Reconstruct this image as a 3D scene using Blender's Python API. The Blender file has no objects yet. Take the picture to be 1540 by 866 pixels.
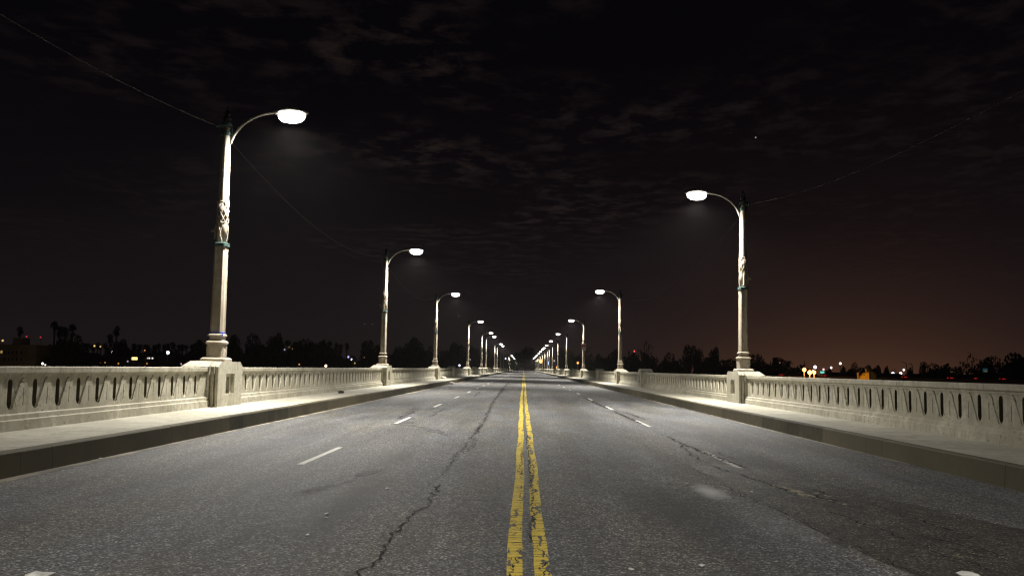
import bpy, bmesh, math, random
from mathutils import Vector, Matrix
from mathutils.geometry import tessellate_polygon
random.seed(7)
S = bpy.context.scene
C = S.collection
PI = math.pi

# ------------------------------------------------------------------ camera
CX, CZ = -0.04, 1.365
F, PITCH, ROLL, YAW = 1367.4, 0.0881, 0.0183, -0.0143
fw = Vector((math.sin(YAW) * math.cos(PITCH), math.cos(YAW) * math.cos(PITCH), math.sin(PITCH)))
rt0 = Vector((math.cos(YAW), -math.sin(YAW), 0))
up0 = rt0.cross(fw)
rt = rt0 * math.cos(ROLL) + up0 * math.sin(ROLL)
up = -rt0 * math.sin(ROLL) + up0 * math.cos(ROLL)
cam_d = bpy.data.cameras.new('camera')
cam = bpy.data.objects.new('camera', cam_d)
C.objects.link(cam)
cam_d.sensor_width = 36
cam_d.lens = 36 * F / 1540
cam_d.clip_end = 20000
m = Matrix((rt, up, -fw)).transposed().to_4x4()
m.translation = (CX, 0, CZ)
cam.matrix_world = m
S.camera = cam


def at(px, py, Y):
    """the place at depth Y seen at a photograph position: used to survey distances once"""
    d = fw + rt * ((px - 770) / F) + up * ((433 - py) / F)
    return Vector((CX, 0, CZ)) + d * (Y / d.y)


# ------------------------------------------------------------------ materials
def nt(mat):
    mat.use_nodes = True
    return mat.node_tree


class G:
    """small helper for node graphs"""
    def __init__(s, tree):
        s.t = tree
    def n(s, kind, **kw):
        node = s.t.nodes.new(kind)
        for k, v in kw.items():
            if k.startswith('i_'):
                key = k[2:]
                key = int(key) if key.isdigit() else key.replace('_', ' ')
                sock = node.inputs[key]
                if hasattr(v, 'is_output') or isinstance(v, bpy.types.NodeSocket):
                    s.t.links.new(v, sock)
                else:
                    sock.default_value = v
            else:
                setattr(node, k, v)
        return node
    def math(s, op, a, b=None, c=None, clamp=False):
        node = s.t.nodes.new('ShaderNodeMath'); node.operation = op; node.use_clamp = clamp
        for i, v in enumerate((a, b, c)):
            if v is None: continue
            if isinstance(v, bpy.types.NodeSocket): s.t.links.new(v, node.inputs[i])
            else: node.inputs[i].default_value = v
        return node.outputs[0]
    def ramp(s, fac, stops, interp='LINEAR'):
        node = s.t.nodes.new('ShaderNodeValToRGB')
        node.color_ramp.interpolation = interp
        el = node.color_ramp.elements
        el[0].position, el[0].color = stops[0][0], col(stops[0][1])
        el[1].position, el[1].color = stops[-1][0], col(stops[-1][1])
        for p, c in stops[1:-1]:
            e = el.new(p); e.color = col(c)
        s.t.links.new(fac, node.inputs[0])
        return node.outputs[0]
    def mix(s, fac, a, b, mode='MIX'):
        node = s.t.nodes.new('ShaderNodeMix'); node.data_type = 'RGBA'; node.blend_type = mode
        for k, v in ((0, fac), (6, a), (7, b)):
            if isinstance(v, bpy.types.NodeSocket): s.t.links.new(v, node.inputs[k])
            else: node.inputs[k].default_value = v if k == 0 else col(v)
        return node.outputs[2]
    def noise(s, vec, scale, detail=4, rough=.55, dist=0):
        node = s.n('ShaderNodeTexNoise'); node.inputs['Scale'].default_value = scale
        node.inputs['Detail'].default_value = detail; node.inputs['Roughness'].default_value = rough
        node.inputs['Distortion'].default_value = dist
        s.t.links.new(vec, node.inputs['Vector'])
        return node.outputs['Fac']
    def mapv(s, vec, scale=(1, 1, 1), loc=(0, 0, 0)):
        node = s.n('ShaderNodeMapping'); node.inputs['Scale'].default_value = scale
        node.inputs['Location'].default_value = loc
        s.t.links.new(vec, node.inputs['Vector'])
        return node.outputs[0]


def col(c):
    if isinstance(c, (int, float)): return (c, c, c, 1)
    return tuple(c) + (1,) if len(c) == 3 else tuple(c)


def base_mat(name, rough=.8, spec=.3):
    mt = bpy.data.materials.new(name); t = nt(mt)
    b = t.nodes['Principled BSDF']
    b.inputs['Roughness'].default_value = rough
    b.inputs['Specular IOR Level'].default_value = spec
    return mt, G(t), b


def simple(name, c, rough=.7, metal=0, var=.25, scale=6):
    mt, g, b = base_mat(name, rough)
    tc = g.n('ShaderNodeTexCoord').outputs['Object']
    n = g.noise(tc, scale, 4)
    lo = tuple(x * (1 - var) for x in c); hi = tuple(x * (1 + var) for x in c)
    g.t.links.new(g.ramp(n, [(.3, lo), (.7, hi)]), b.inputs['Base Color'])
    b.inputs['Metallic'].default_value = metal
    return mt


def emit(name, c, strength, sample=False):
    mt = bpy.data.materials.new(name); t = nt(mt)
    t.nodes.remove(t.nodes['Principled BSDF'])
    e = t.nodes.new('ShaderNodeEmission'); e.inputs[0].default_value = col(c); e.inputs[1].default_value = strength
    t.links.new(e.outputs[0], t.nodes['Material Output'].inputs[0])
    mt.cycles.emission_sampling = 'FRONT' if sample else 'NONE'
    return mt


def concrete(name, c, grime, pit=.35, joint=0.0, streak=True, spall=True, worldspace=True, patchy=.0):
    mt, g, b = base_mat(name, .85, .25)
    pos = g.n('ShaderNodeNewGeometry').outputs['Position']
    big = g.noise(pos, .9, 5, .6)
    mid = g.noise(pos, 5.5, 6, .65)
    fine = g.noise(pos, 60, 3, .7)
    gr = g.noise(pos, 21, 6, .8)
    colr = g.ramp(mid, [(.26, tuple(x * .62 for x in c)), (.48, c), (.72, tuple(min(.8, x * 1.25) for x in c))])
    colr = g.mix(1.0, colr, g.ramp(gr, [(.32, .62), (.45, .95), (.6, 1.08), (.75, 1.2)]), 'MULTIPLY')
    colr = g.mix(g.math('MULTIPLY', g.ramp(big, [(.42, 0), (.62, 1)]), .7), colr, grime)
    colr = g.mix(g.math('MULTIPLY', g.ramp(fine, [(.35, 1), (.5, 0)]), pit), colr, tuple(x * .45 for x in c))
    if streak:      # rain streaks running down the face
        st = g.noise(g.mapv(pos, (3.2, 3.2, .22)), 2.4, 5, .6)
        colr = g.mix(g.math('MULTIPLY', g.ramp(st, [(.5, 0), (.72, 1)]), .5), colr, tuple(x * .6 for x in grime))
    if patchy:      # cast lengths of slightly different cement
        sx = g.n('ShaderNodeSeparateXYZ'); g.t.links.new(pos, sx.inputs[0])
        ww = g.n('ShaderNodeTexWhiteNoise'); ww.noise_dimensions = '1D'
        g.t.links.new(g.math('FLOOR', g.math('DIVIDE', sx.outputs[1], 4.62)), ww.inputs['W'])
        colr = g.mix(g.math('MULTIPLY', ww.outputs['Value'], patchy), colr, tuple(x * (.7 if name[0] != 'k' else 1.9) for x in c))
    hgt = g.math('ADD', g.math('MULTIPLY', mid, .5), g.math('MULTIPLY', fine, .25))
    if spall:
        v = g.noise(pos, 2.6, 2, .5)
        v2 = g.noise(pos, 17, 3, .5)
        sp = g.math('MULTIPLY', g.ramp(v, [(.50, 0), (.56, 1)]), g.ramp(v2, [(.60, 0), (.63, 1)]))
        colr = g.mix(g.math('MULTIPLY', sp, .65), colr, tuple(x * .3 for x in c))
        hgt = g.math('SUBTRACT', hgt, g.math('MULTIPLY', sp, 1.6))
    if joint:
        s = g.n('ShaderNodeSeparateXYZ'); g.t.links.new(pos, s.inputs[0])
        f = g.math('FRACT', g.math('DIVIDE', s.outputs[1], joint))
        j = g.math('LESS_THAN', g.math('ABSOLUTE', g.math('SUBTRACT', f, .5)), .008 / joint)
        colr = g.mix(g.math('MULTIPLY', j, .75), colr, tuple(x * .25 for x in c))
        hgt = g.math('SUBTRACT', hgt, j)
    g.t.links.new(colr, b.inputs['Base Color'])
    bp = g.n('ShaderNodeBump'); bp.inputs['Strength'].default_value = .5; bp.inputs['Distance'].default_value = .012
    g.t.links.new(hgt, bp.inputs['Height']); g.t.links.new(bp.outputs[0], b.inputs['Normal'])
    return mt


def asphalt():
    mt, g, b = base_mat('asphalt', .62, .35)
    pos = g.n('ShaderNodeNewGeometry').outputs['Position']
    s = g.n('ShaderNodeSeparateXYZ'); g.t.links.new(pos, s.inputs[0])
    X, Y = s.outputs[0], s.outputs[1]
    fine = g.noise(pos, 85, 3, .7)
    vor = g.n('ShaderNodeTexVoronoi'); vor.inputs['Scale'].default_value = 66; g.t.links.new(pos, vor.inputs['Vector'])
    sep = g.n('ShaderNodeSeparateColor'); g.t.links.new(vor.outputs['Color'], sep.inputs[0])
    stone = sep.outputs[0]
    colr = g.ramp(stone, [(0, .024), (.40, .068), (.76, .155), (.92, .30), (1, (.62, .60, .54))])
    colr = g.mix(g.ramp(fine, [(.35, .0), (.6, .65)]), colr, (.030, .029, .028))
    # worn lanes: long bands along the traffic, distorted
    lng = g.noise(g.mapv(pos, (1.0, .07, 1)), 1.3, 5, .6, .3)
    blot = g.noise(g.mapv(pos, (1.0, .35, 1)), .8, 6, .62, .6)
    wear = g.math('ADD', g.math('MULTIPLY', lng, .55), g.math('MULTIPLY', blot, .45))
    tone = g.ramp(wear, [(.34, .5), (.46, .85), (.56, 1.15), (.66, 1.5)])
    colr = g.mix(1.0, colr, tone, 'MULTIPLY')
    mott = g.noise(g.mapv(pos, (1, .45, 1)), 11, 9, .85)
    colr = g.mix(1.0, colr, g.ramp(mott, [(.30, .5), (.5, 1.0), (.62, 1.35), (.74, 1.9)]), 'MULTIPLY')
    # slight cool / warm drift of the binder
    drift = g.noise(g.mapv(pos, (.6, .12, 1)), 1.7, 3)
    colr = g.mix(1.0, colr, g.ramp(drift, [(.35, (1.06, 1.0, .88)), (.65, (.95, .98, 1.06))]), 'MULTIPLY')
    # pale scuffed places, a lamp pool painted in as lighter colour, and oil spots
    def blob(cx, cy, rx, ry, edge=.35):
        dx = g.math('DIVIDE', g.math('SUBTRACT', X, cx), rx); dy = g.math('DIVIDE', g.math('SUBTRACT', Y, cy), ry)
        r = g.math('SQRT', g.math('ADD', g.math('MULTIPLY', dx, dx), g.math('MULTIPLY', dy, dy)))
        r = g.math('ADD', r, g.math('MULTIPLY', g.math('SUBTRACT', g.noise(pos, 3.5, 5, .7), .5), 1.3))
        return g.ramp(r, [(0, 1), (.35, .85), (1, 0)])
    for a, k in ((blob(2.12, 10.6, .20, .8), 1.0), (blob(2.3, 8.6, .42, 1.5), .12), (blob(-2.0, 9.2, .5, 2.0), .10), (blob(4.5, 14.5, .7, 4.0), .10), (blob(3.2, 17.5, .7, 3.0), .10)):  # last two blobs paint a street lamp's pool of light
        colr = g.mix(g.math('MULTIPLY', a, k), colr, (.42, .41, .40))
    for a, k in ((blob(1.55, 9.2, .55, 2.8), .72), (blob(1.45, 27, .75, 17), .6), (blob(3.25, 10.6, .5, 1.3), .0), (blob(-1.75, 9.4, .30, 2.8), .7),
                 (blob(2.55, 7.6, .10, .22), .9), (blob(2.62, 10.0, .13, .6), .8), (blob(-4.2, 17, .6, 5), .35),
                 (blob(4.4, 19.5, .7, 5), .35), (blob(-4.4, 7.8, .5, .8), .25), (blob(3.9, 8.9, .4, 1.1), .4)):
        colr = g.mix(g.math('MULTIPLY', a, k), colr, (.022, .021, .020))
    g.t.links.new(colr, b.inputs['Base Color'])
    hgt = g.math('ADD', g.math('MULTIPLY', fine, .5), g.math('MULTIPLY', vor.outputs['Distance'], -.6))
    bp = g.n('ShaderNodeBump'); bp.inputs['Strength'].default_value = .75; bp.inputs['Distance'].default_value = .006
    g.t.links.new(hgt, bp.inputs['Height']); g.t.links.new(bp.outputs[0], b.inputs['Normal'])
    b.inputs['Roughness'].default_value = .8
    return mt


def alpha_mat(name, c, fac_fn, rough=.8):
    """paint that is missing where it has worn off: fac 1 = paint, 0 = nothing there"""
    mt, g, b = base_mat(name, rough, .3)
    pos = g.n('ShaderNodeNewGeometry').outputs['Position']
    fac, colr = fac_fn(g, pos)
    if colr is None: b.inputs['Base Color'].default_value = col(c)
    else: g.t.links.new(colr, b.inputs['Base Color'])
    g.t.links.new(fac, b.inputs['Alpha'])
    return mt


def yellow_paint(seed, heavy):
    def fn(g, pos):
        wob = g.noise(pos, 14, 3, .6)
        s = g.n('ShaderNodeSeparateXYZ'); g.t.links.new(pos, s.inputs[0])
        # thermoplastic: crosswise shrinkage cracks at irregular spacing
        yy = g.math('ADD', g.math('MULTIPLY', s.outputs[1], 9.0), g.math('MULTIPLY', wob, .55))
        yy = g.math('ADD', yy, g.math('MULTIPLY', g.noise(g.mapv(pos, (0, 1, 0), (0, seed, 0)), 3, 2), 3.0))
        f = g.math('ABSOLUTE', g.math('SUBTRACT', g.math('FRACT', yy), .5))
        open_ = g.noise(g.mapv(pos, (6, 1.2, 1), (0, seed * 3, 0)), 2.0, 3)
        wid = g.ramp(open_, [(.33, .02), (.66, .12)])
        cross = g.math('LESS_THAN', f, wid)
        # long cracks along the line
        v = g.n('ShaderNodeTexVoronoi'); v.feature = 'DISTANCE_TO_EDGE'; v.inputs['Scale'].default_value = 1
        g.t.links.new(g.mapv(pos, (13, 5.5, 1), (seed, seed, 0)), v.inputs['Vector'])
        thr = g.ramp(g.noise(g.mapv(pos, (9, .8, 1), (0, seed * 5, 0)), 1.6, 4), [(.50, 0), (.68, heavy * .8)])
        lone = g.math('LESS_THAN', v.outputs[0], thr)
        chip = g.math('GREATER_THAN', g.noise(pos, 45, 4, .7), .76)
        crack = g.math('MAXIMUM', g.math('MAXIMUM', cross, lone), chip)
        tint = g.ramp(g.noise(pos, 9, 5, .7), [(.3, (.46, .33, .03)), (.5, (.64, .47, .05)), (.75, (.72, .56, .10))])
        return g.math('SUBTRACT', 1.0, crack), tint
    return fn


def white_paint(heavy):
    def fn(g, pos):
        n1 = g.noise(pos, 30, 5, .75)
        v = g.n('ShaderNodeTexVoronoi'); v.feature = 'DISTANCE_TO_EDGE'; v.inputs['Scale'].default_value = 7
        g.t.links.new(pos, v.inputs['Vector'])
        miss = g.math('MAXIMUM', g.math('GREATER_THAN', n1, .74 - heavy * .15), g.math('LESS_THAN', v.outputs[0], .003 + heavy * .06))
        tint = g.ramp(g.noise(pos, 8, 4), [(.3, (.55, .54, .49)), (.7, (.66, .65, .60))])
        return g.math('SUBTRACT', 1.0, miss), tint
    return fn


def soft_stain(g, pos):
    n = g.noise(pos, 4.5, 5, .65)
    return g.ramp(n, [(.38, 0), (.62, .42)]), None


M = {}
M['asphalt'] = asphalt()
M['patch'] = None
M['concrete'] = concrete('parapet_concrete', (.44, .41, .325), (.27, .25, .18), patchy=.22)
M['slot'] = concrete('weathered_slot', (.10, .085, .05), (.05, .04, .025), spall=False)  # slot walls coloured dark to stand in for shade inside the openings
M['pole'] = concrete('pole_concrete', (.37, .325, .26), (.24, .20, .14), pit=.25, spall=False)
M['sidewalk'] = concrete('sidewalk_concrete', (.42, .395, .32), (.29, .27, .21), joint=3.08, streak=False, spall=False)
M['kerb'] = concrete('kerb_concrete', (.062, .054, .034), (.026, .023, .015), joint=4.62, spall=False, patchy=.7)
M['gutter'] = concrete('gutter_concrete', (.30, .26, .20), (.03, .027, .02), pit=.8, streak=False)
M['deck'] = concrete('deck_concrete', (.3, .28, .24), (.2, .18, .14))
M['yellow_a'] = alpha_mat('yellow_road_paint', (.6, .42, .03), yellow_paint(2.0, .16))
M['yellow_b'] = alpha_mat('yellow_road_paint_cracked', (.6, .42, .03), yellow_paint(9.0, .34))
M['white'] = alpha_mat('white_road_paint', (.6, .58, .54), white_paint(0))
M['white_worn'] = alpha_mat('white_road_paint_worn', (.6, .58, .54), white_paint(1))
M['stain'] = alpha_mat('dark_stain', (.032, .024, .042), soft_stain)
M['crack'] = simple('crack_dark', (.003, .003, .0025), .95)
M['teal'] = simple('oxidised_bronze', (.05, .085, .08), .6, .3)
M['iron'] = simple('dark_iron', (.05, .05, .045), .6, .5)
M['grille'] = simple('ornament_recess', (.13, .105, .08), .9)
M['arm'] = simple('galvanised_arm', (.42, .40, .34), .55, .3)
M['housing'] = simple('lamp_housing', (.40, .39, .36), .5, .3)
M['lens'] = emit('lamp_lens', (1.0, .96, .88), 10)
M['lens_off'] = simple('lamp_lens_unlit', (.10, .10, .09), .2)
M['cable'] = simple('pale_cable', (.035, .032, .027), .6)
M['ribbon'] = simple('blue_ribbon', (.02, .06, .5), .6)
M['sign_white'] = simple('sign_white', (.6, .45, .42), .5)
M['sign_red'] = simple('sign_red', (.45, .04, .03), .5)
M['ground'] = simple('dark_ground', (.045, .042, .032), .95, scale=.05)
M['bark'] = simple('bark', (.05, .038, .026), .95)
M['palmbark'] = simple('palm_bark', (.07, .055, .04), .95)
M['leaf'] = simple('leaves', (.035, .05, .018), .85, scale=.5)
M['leaf_b'] = simple('leaves_dry', (.055, .055, .022), .85, scale=.5)
M['frond'] = simple('fronds', (.04, .055, .02), .8, scale=.5)
M['paper'] = simple('paper', (.62, .60, .56), .8)
M['wall_pale'] = simple('stucco_pale', (.42, .34, .22), .9, scale=.4)
M['wall_dull'] = simple('stucco_dull', (.22, .17, .12), .9, scale=.4)
M['roof'] = simple('roof_tiles', (.10, .05, .03), .9, scale=2)
M['dark_glass'] = simple('dark_glass', (.012, .012, .014), .15)
M['steel'] = simple('painted_steel', (.16, .15, .14), .6, .3)
M['yellow_box'] = simple('yellow_enamel', (.62, .36, .03), .55, var=.12)
M['olive_box'] = simple('olive_enamel', (.03, .026, .012), .6)
M['rubber'] = simple('rubber', (.02, .02, .02), .9)
M['car_dark'] = simple('car_paint_dark', (.02, .02, .022), .3)
M['car_grey'] = simple('car_paint_grey', (.12, .12, .13), .3)
M['tail'] = emit('tail_light', (1, .03, .02), .55)
M['signface'] = emit('lit_sign_green', (.16, .75, .55), 1.0)
M['signdim'] = emit('lit_sign_dim', (.02, .10, .13), .35)
M['freeway'] = simple('freeway_concrete', (.28, .24, .2), .85, scale=.3)


def patch_asphalt():
    mt, g, b = base_mat('patch_asphalt', .7, .3)
    pos = g.n('ShaderNodeNewGeometry').outputs['Position']
    vor = g.n('ShaderNodeTexVoronoi'); vor.inputs['Scale'].default_value = 75; g.t.links.new(pos, vor.inputs['Vector'])
    sep = g.n('ShaderNodeSeparateColor'); g.t.links.new(vor.outputs['Color'], sep.inputs[0])
    c = g.ramp(sep.outputs[0], [(0, .010), (.5, .030), (.8, .062), (.93, .13), (1, (.32, .29, .23))])
    n = g.noise(g.mapv(pos, (1, .5, 1)), 2.2, 6, .65, .5)
    c = g.mix(1.0, c, g.ramp(n, [(.34, .45), (.5, 1.0), (.7, 1.55)]), 'MULTIPLY')
    c = g.mix(1.0, c, (1.05, .98, .84), 'MULTIPLY')
    hole = g.ramp(g.noise(g.mapv(pos, (1, .55, 1)), 4.2, 5, .7, .8), [(.60, 0), (.66, 1)])
    c = g.mix(g.math('MULTIPLY', hole, .85), c, (.009, .008, .007))
    broke = g.ramp(g.noise(g.mapv(pos, (1, .5, 1), (4, 7, 0)), 3.1, 7, .75, .5), [(.60, 0), (.70, .75)])
    c = g.mix(broke, c, (.17, .145, .10))
    # a network of hairline crazing
    v = g.n('ShaderNodeTexVoronoi'); v.feature = 'DISTANCE_TO_EDGE'; v.inputs['Scale'].default_value = 1
    wv = g.n('ShaderNodeVectorMath'); wv.operation = 'ADD'
    nn = g.n('ShaderNodeTexNoise'); nn.inputs['Scale'].default_value = 6; g.t.links.new(pos, nn.inputs['Vector'])
    g.t.links.new(g.mapv(pos, (3.2, 1.5, 1)), wv.inputs[0]); g.t.links.new(nn.outputs['Color'], wv.inputs[1])
    g.t.links.new(wv.outputs[0], v.inputs['Vector'])
    cr = g.math('MULTIPLY', g.math('LESS_THAN', v.outputs[0], .022), g.ramp(g.noise(pos, 1.7, 2), [(.45, 0), (.55, .8)]))
    c = g.mix(cr, c, (.01, .009, .008))
    g.t.links.new(c, b.inputs['Base Color'])
    bp = g.n('ShaderNodeBump'); bp.inputs['Strength'].default_value = .7; bp.inputs['Distance'].default_value = .006
    g.t.links.new(g.noise(pos, 80, 3, .7), bp.inputs['Height']); g.t.links.new(bp.outputs[0], b.inputs['Normal'])
    # ragged feathered rim
    return mt
M['patch'] = patch_asphalt()


# ------------------------------------------------------------------ mesh helpers
class MB:
    def __init__(s):
        s.v, s.f = [], []
    def add(s, vs, fs):
        o = len(s.v); s.v += [tuple(x) for x in vs]; s.f += [tuple(i + o for i in f) for f in fs]
        return s
    def box(s, x0, x1, y0, y1, z0, z1):
        return s.add([(x0, y0, z0), (x1, y0, z0), (x1, y1, z0), (x0, y1, z0), (x0, y0, z1), (x1, y0, z1), (x1, y1, z1), (x0, y1, z1)],
                     [(3, 2, 1, 0), (4, 5, 6, 7), (0, 1, 5, 4), (1, 2, 6, 5), (2, 3, 7, 6), (3, 0, 4, 7)])
    def frustum(s, cx, cy, z0, z1, a0, b0, a1, b1):
        v = []
        for z, a, b in ((z0, a0, b0), (z1, a1, b1)):
            v += [(cx - a, cy - b, z), (cx + a, cy - b, z), (cx + a, cy + b, z), (cx - a, cy + b, z)]
        return s.add(v, [(3, 2, 1, 0), (4, 5, 6, 7), (0, 1, 5, 4), (1, 2, 6, 5), (2, 3, 7, 6), (3, 0, 4, 7)])
    def rings(s, rings, closed=True, caps=True):
        n = len(rings[0]); v = [p for r in rings for p in r]; f = []
        for k in range(len(rings) - 1):
            for i in range(n if closed else n - 1):
                j = (i + 1) % n
                f.append((k * n + i, k * n + j, (k + 1) * n + j, (k + 1) * n + i))
        if caps:
            f.append(tuple(reversed(range(n)))); f.append(tuple((len(rings) - 1) * n + i for i in range(n)))
        return s.add(v, f)
    def tube(s, pts, r, n=8):
        rings = []
        for i, p in enumerate(pts):
            p = Vector(p)
            d = (Vector(pts[min(i + 1, len(pts) - 1)]) - Vector(pts[max(i - 1, 0)])).normalized()
            a = d.cross(Vector((0, 0, 1)))
            if a.length < .05: a = d.cross(Vector((0, 1, 0)))
            a.normalize(); b = d.cross(a)
            rr = r[i] if isinstance(r, (list, tuple)) else r
            rings.append([p + a * rr * math.cos(t * 2 * PI / n) + b * rr * math.sin(t * 2 * PI / n) for t in range(n)])
        return s.rings(rings)
    def lathe(s, cx, cy, prof, n=16):
        return s.rings([[(cx + r * math.cos(2 * PI * t / n), cy + r * math.sin(2 * PI * t / n), z) for t in range(n)] for r, z in prof])
    def mesh(s, name, smooth=False):
        me = bpy.data.meshes.new(name); me.from_pydata(s.v, [], s.f)
        bm = bmesh.new(); bm.from_mesh(me); bmesh.ops.recalc_face_normals(bm, faces=bm.faces); bm.to_mesh(me); bm.free()
        if smooth:
            me.polygons.foreach_set('use_smooth', [True] * len(me.polygons))
        return me
    def build(s, name, mat, parent=None, smooth=False, bevel=0):
        me = s.mesh(name, smooth)
        return link(name, me, mat, parent, bevel)


def link(name, me, mat, parent=None, bevel=0):
    if mat and not me.materials: me.materials.append(mat)
    o = bpy.data.objects.new(name, me); C.objects.link(o)
    if parent: o.parent = parent
    if bevel:
        bv = o.modifiers.new('bevel', 'BEVEL'); bv.width = bevel; bv.segments = 2; bv.limit_method = 'ANGLE'; bv.angle_limit = math.radians(40)
    return o


def tag(o, label=None, cat=None, group=None, kind=None):
    if label: o['label'] = label
    if cat: o['category'] = cat
    if group: o['group'] = group
    if kind: o['kind'] = kind
    return o


def empty(name, loc=(0, 0, 0), rz=0):
    o = bpy.data.objects.new(name, None); C.objects.link(o)
    o.location = loc; o.rotation_euler = (0, 0, rz); o.empty_display_size = .2
    return o


def copy_tree(o, parent=None):
    c = o.copy(); C.objects.link(c); c.parent = parent
    for ch in [x for x in KIDS.get(o.name, [])] or list(o.children): copy_tree(ch, c)
    return c
KIDS = {}

ORD = ('first second third fourth fifth sixth seventh eighth ninth tenth eleventh twelfth thirteenth fourteenth fifteenth sixteenth '
       'seventeenth eighteenth nineteenth twentieth').split()
def ordn(i):
    if i < 20: return ORD[i]
    tens = {2: 'twenty', 3: 'thirty', 4: 'forty', 5: 'fifty', 6: 'sixty'}[(i + 1) // 10]
    return tens + ('-' + ORD[(i + 1) % 10 - 1] if (i + 1) % 10 else 'th').replace('yth', 'ieth')

# ------------------------------------------------------------------ sizes
K, ZK = 5.96, .297          # kerb face, pavement height
XF, XB = 7.77, 8.08         # parapet field face and back
ZT = 1.256                  # parapet top
Y0, YE = -40.0, 690.0
LL = [-7.0, 23.1, 50.5, 80.3, 127.1, 167.9, 188.2, 244.4, 265.6, 308.4, 353.1, 414.4, 458.7, 501.7, 560, 617.1]
LR = [-5.5, 32.9, 74.7, 120.5, 168.0, 210.3, 250.0, 281.1, 302.2, 340.1, 384.7, 432.2, 470, 514.0, 576.9]
PL = [99.5, 146.1, 205, 226, 287, 331, 383]
PR = [59.6, 95.5, 141.5, 189, 230, 362]

# ------------------------------------------------------------------ ground, deck, road
mb = MB()
N = 24
for i in range(N):
    for j in range(N):
        pass
g_ = MB().add([(-1100, -90, -9), (1100, -90, -9), (1100, 1500, -9), (-1100, 1500, -9)], [(0, 1, 2, 3)])
tag(g_.build('ground', M['ground']), kind='structure')
d_ = MB().box(-8.45, 8.45, Y0, YE, -1.1, -.012)
tag(d_.build('bridge_deck', M['deck']), kind='structure')
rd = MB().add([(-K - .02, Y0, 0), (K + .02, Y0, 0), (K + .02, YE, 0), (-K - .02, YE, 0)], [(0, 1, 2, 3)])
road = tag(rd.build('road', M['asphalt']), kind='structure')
for s in (-1, 1):
    # gutter strip with an uneven asphalt edge
    v, f = [], []
    ys = [Y0 + i * .45 for i in range(int(180 / .45))] + [YE]
    for i, y in enumerate(ys):
        wv = .085 + .05 * math.sin(y * .31 + s) + random.uniform(-.018, .018)
        v += [(s * (K + .005), y, .005), (s * (K - max(.03, wv) - (.05 if s < 0 else -.02)), y, .005)]
        if i: f.append((2 * i - 2, 2 * i - 1, 2 * i + 1, 2 * i))
    tag(MB().add(v, f).build('gutter', M['gutter']), kind='structure')
    # kerb, cast in lengths, slightly battered face
    kb = MB(); y = Y0
    while y < YE:
        y1 = min(YE, y + 4.62)
        x0, x1 = s * K, s * (K + .17)
        b = .02 * s
        dz = random.uniform(-.004, .004)
        kb.rings([[(x0, yy, 0), (x0 + b, yy, ZK - .02 + dz), (x0 + b * 2, yy, ZK + dz), (x1, yy, ZK + dz), (x1, yy, 0)] for yy in (y + .004, y1 - .004)])
        y = y1
    tag(kb.build('kerb', M['kerb']), kind='structure')
    sw = MB().box(min(s * (K + .172), s * 8.4), max(s * (K + .172), s * 8.4), Y0, YE, -.01, ZK - .002)
    tag(sw.build('sidewalk', M['sidewalk']), kind='structure')

# double yellow line
for x, mt in ((-.092, 'yellow_a'), (.092, 'yellow_b')):
    v, f = [], []
    ys = [Y0 + i * .3 for i in range(int(120 / .3))] + [Y0 + 121 + i * 8 for i in range(76)]
    for i, y in enumerate(ys):
        wb = .008 * math.sin(y * .9 + x * 30) + .02 * math.sin(y * .11)
        e = random.uniform(-.004, .004)
        v += [(x + wb - .056 + e, y, .004), (x + wb + .056 + random.uniform(-.004, .004), y, .004)]
        if i: f.append((2 * i - 2, 2 * i - 1, 2 * i + 1, 2 * i))
    MB().add(v, f).build('yellow_line', M[mt], road)
# white lane dashes
for s, y0, x in ((-1, 12.6, 3.083), (1, 13.2, 3.083)):
    first = {}
    for k in range(-2, 42):
        y = y0 + k * 9.36
        mt = 'white_worn' if (s > 0 and k in (0,)) else 'white'
        w = .046
        v = [(s * x - w, y, .004), (s * x + w, y, .004), (s * x + w + .004, y + 2.73, .004), (s * x - w + .004, y + 2.73, .004)]
        MB().add(v, [(0, 1, 2, 3)]).build('lane_dash', M[mt], road)


def ribbon(pts, w0, w1, z=.0065, jit=.03, step=.06, seed=0, gap=0):
    """a crack: a thin jagged band following pts"""
    r = random.Random(seed); P = [Vector((p[0], p[1], 0)) for p in pts]
    out = []
    for a, b in zip(P, P[1:]):
        n = max(1, int((b - a).length / step))
        for i in range(n): out.append(a.lerp(b, i / n))
    out.append(P[-1])
    m_ = MB(); off = 0; prev = None
    for i, p in enumerate(out):
        t = (out[min(i + 1, len(out) - 1)] - out[max(i - 1, 0)]).normalized(); nrm = Vector((-t.y, t.x, 0))
        off = off * .72 + r.uniform(-jit, jit)
        w = w0 + (w1 - w0) * i / len(out); w *= r.choice((.25, .6, 1, 1, 1.5, 2.1))
        q = p + nrm * off; cur = (q - nrm * w / 2, q + nrm * w / 2)
        if prev and not (gap and r.random() < gap):
            m_.add([(*prev[0].xy, z), (*prev[1].xy, z), (*cur[1].xy, z), (*cur[0].xy, z)], [(0, 1, 2, 3)])
        prev = cur
    return m_


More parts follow.
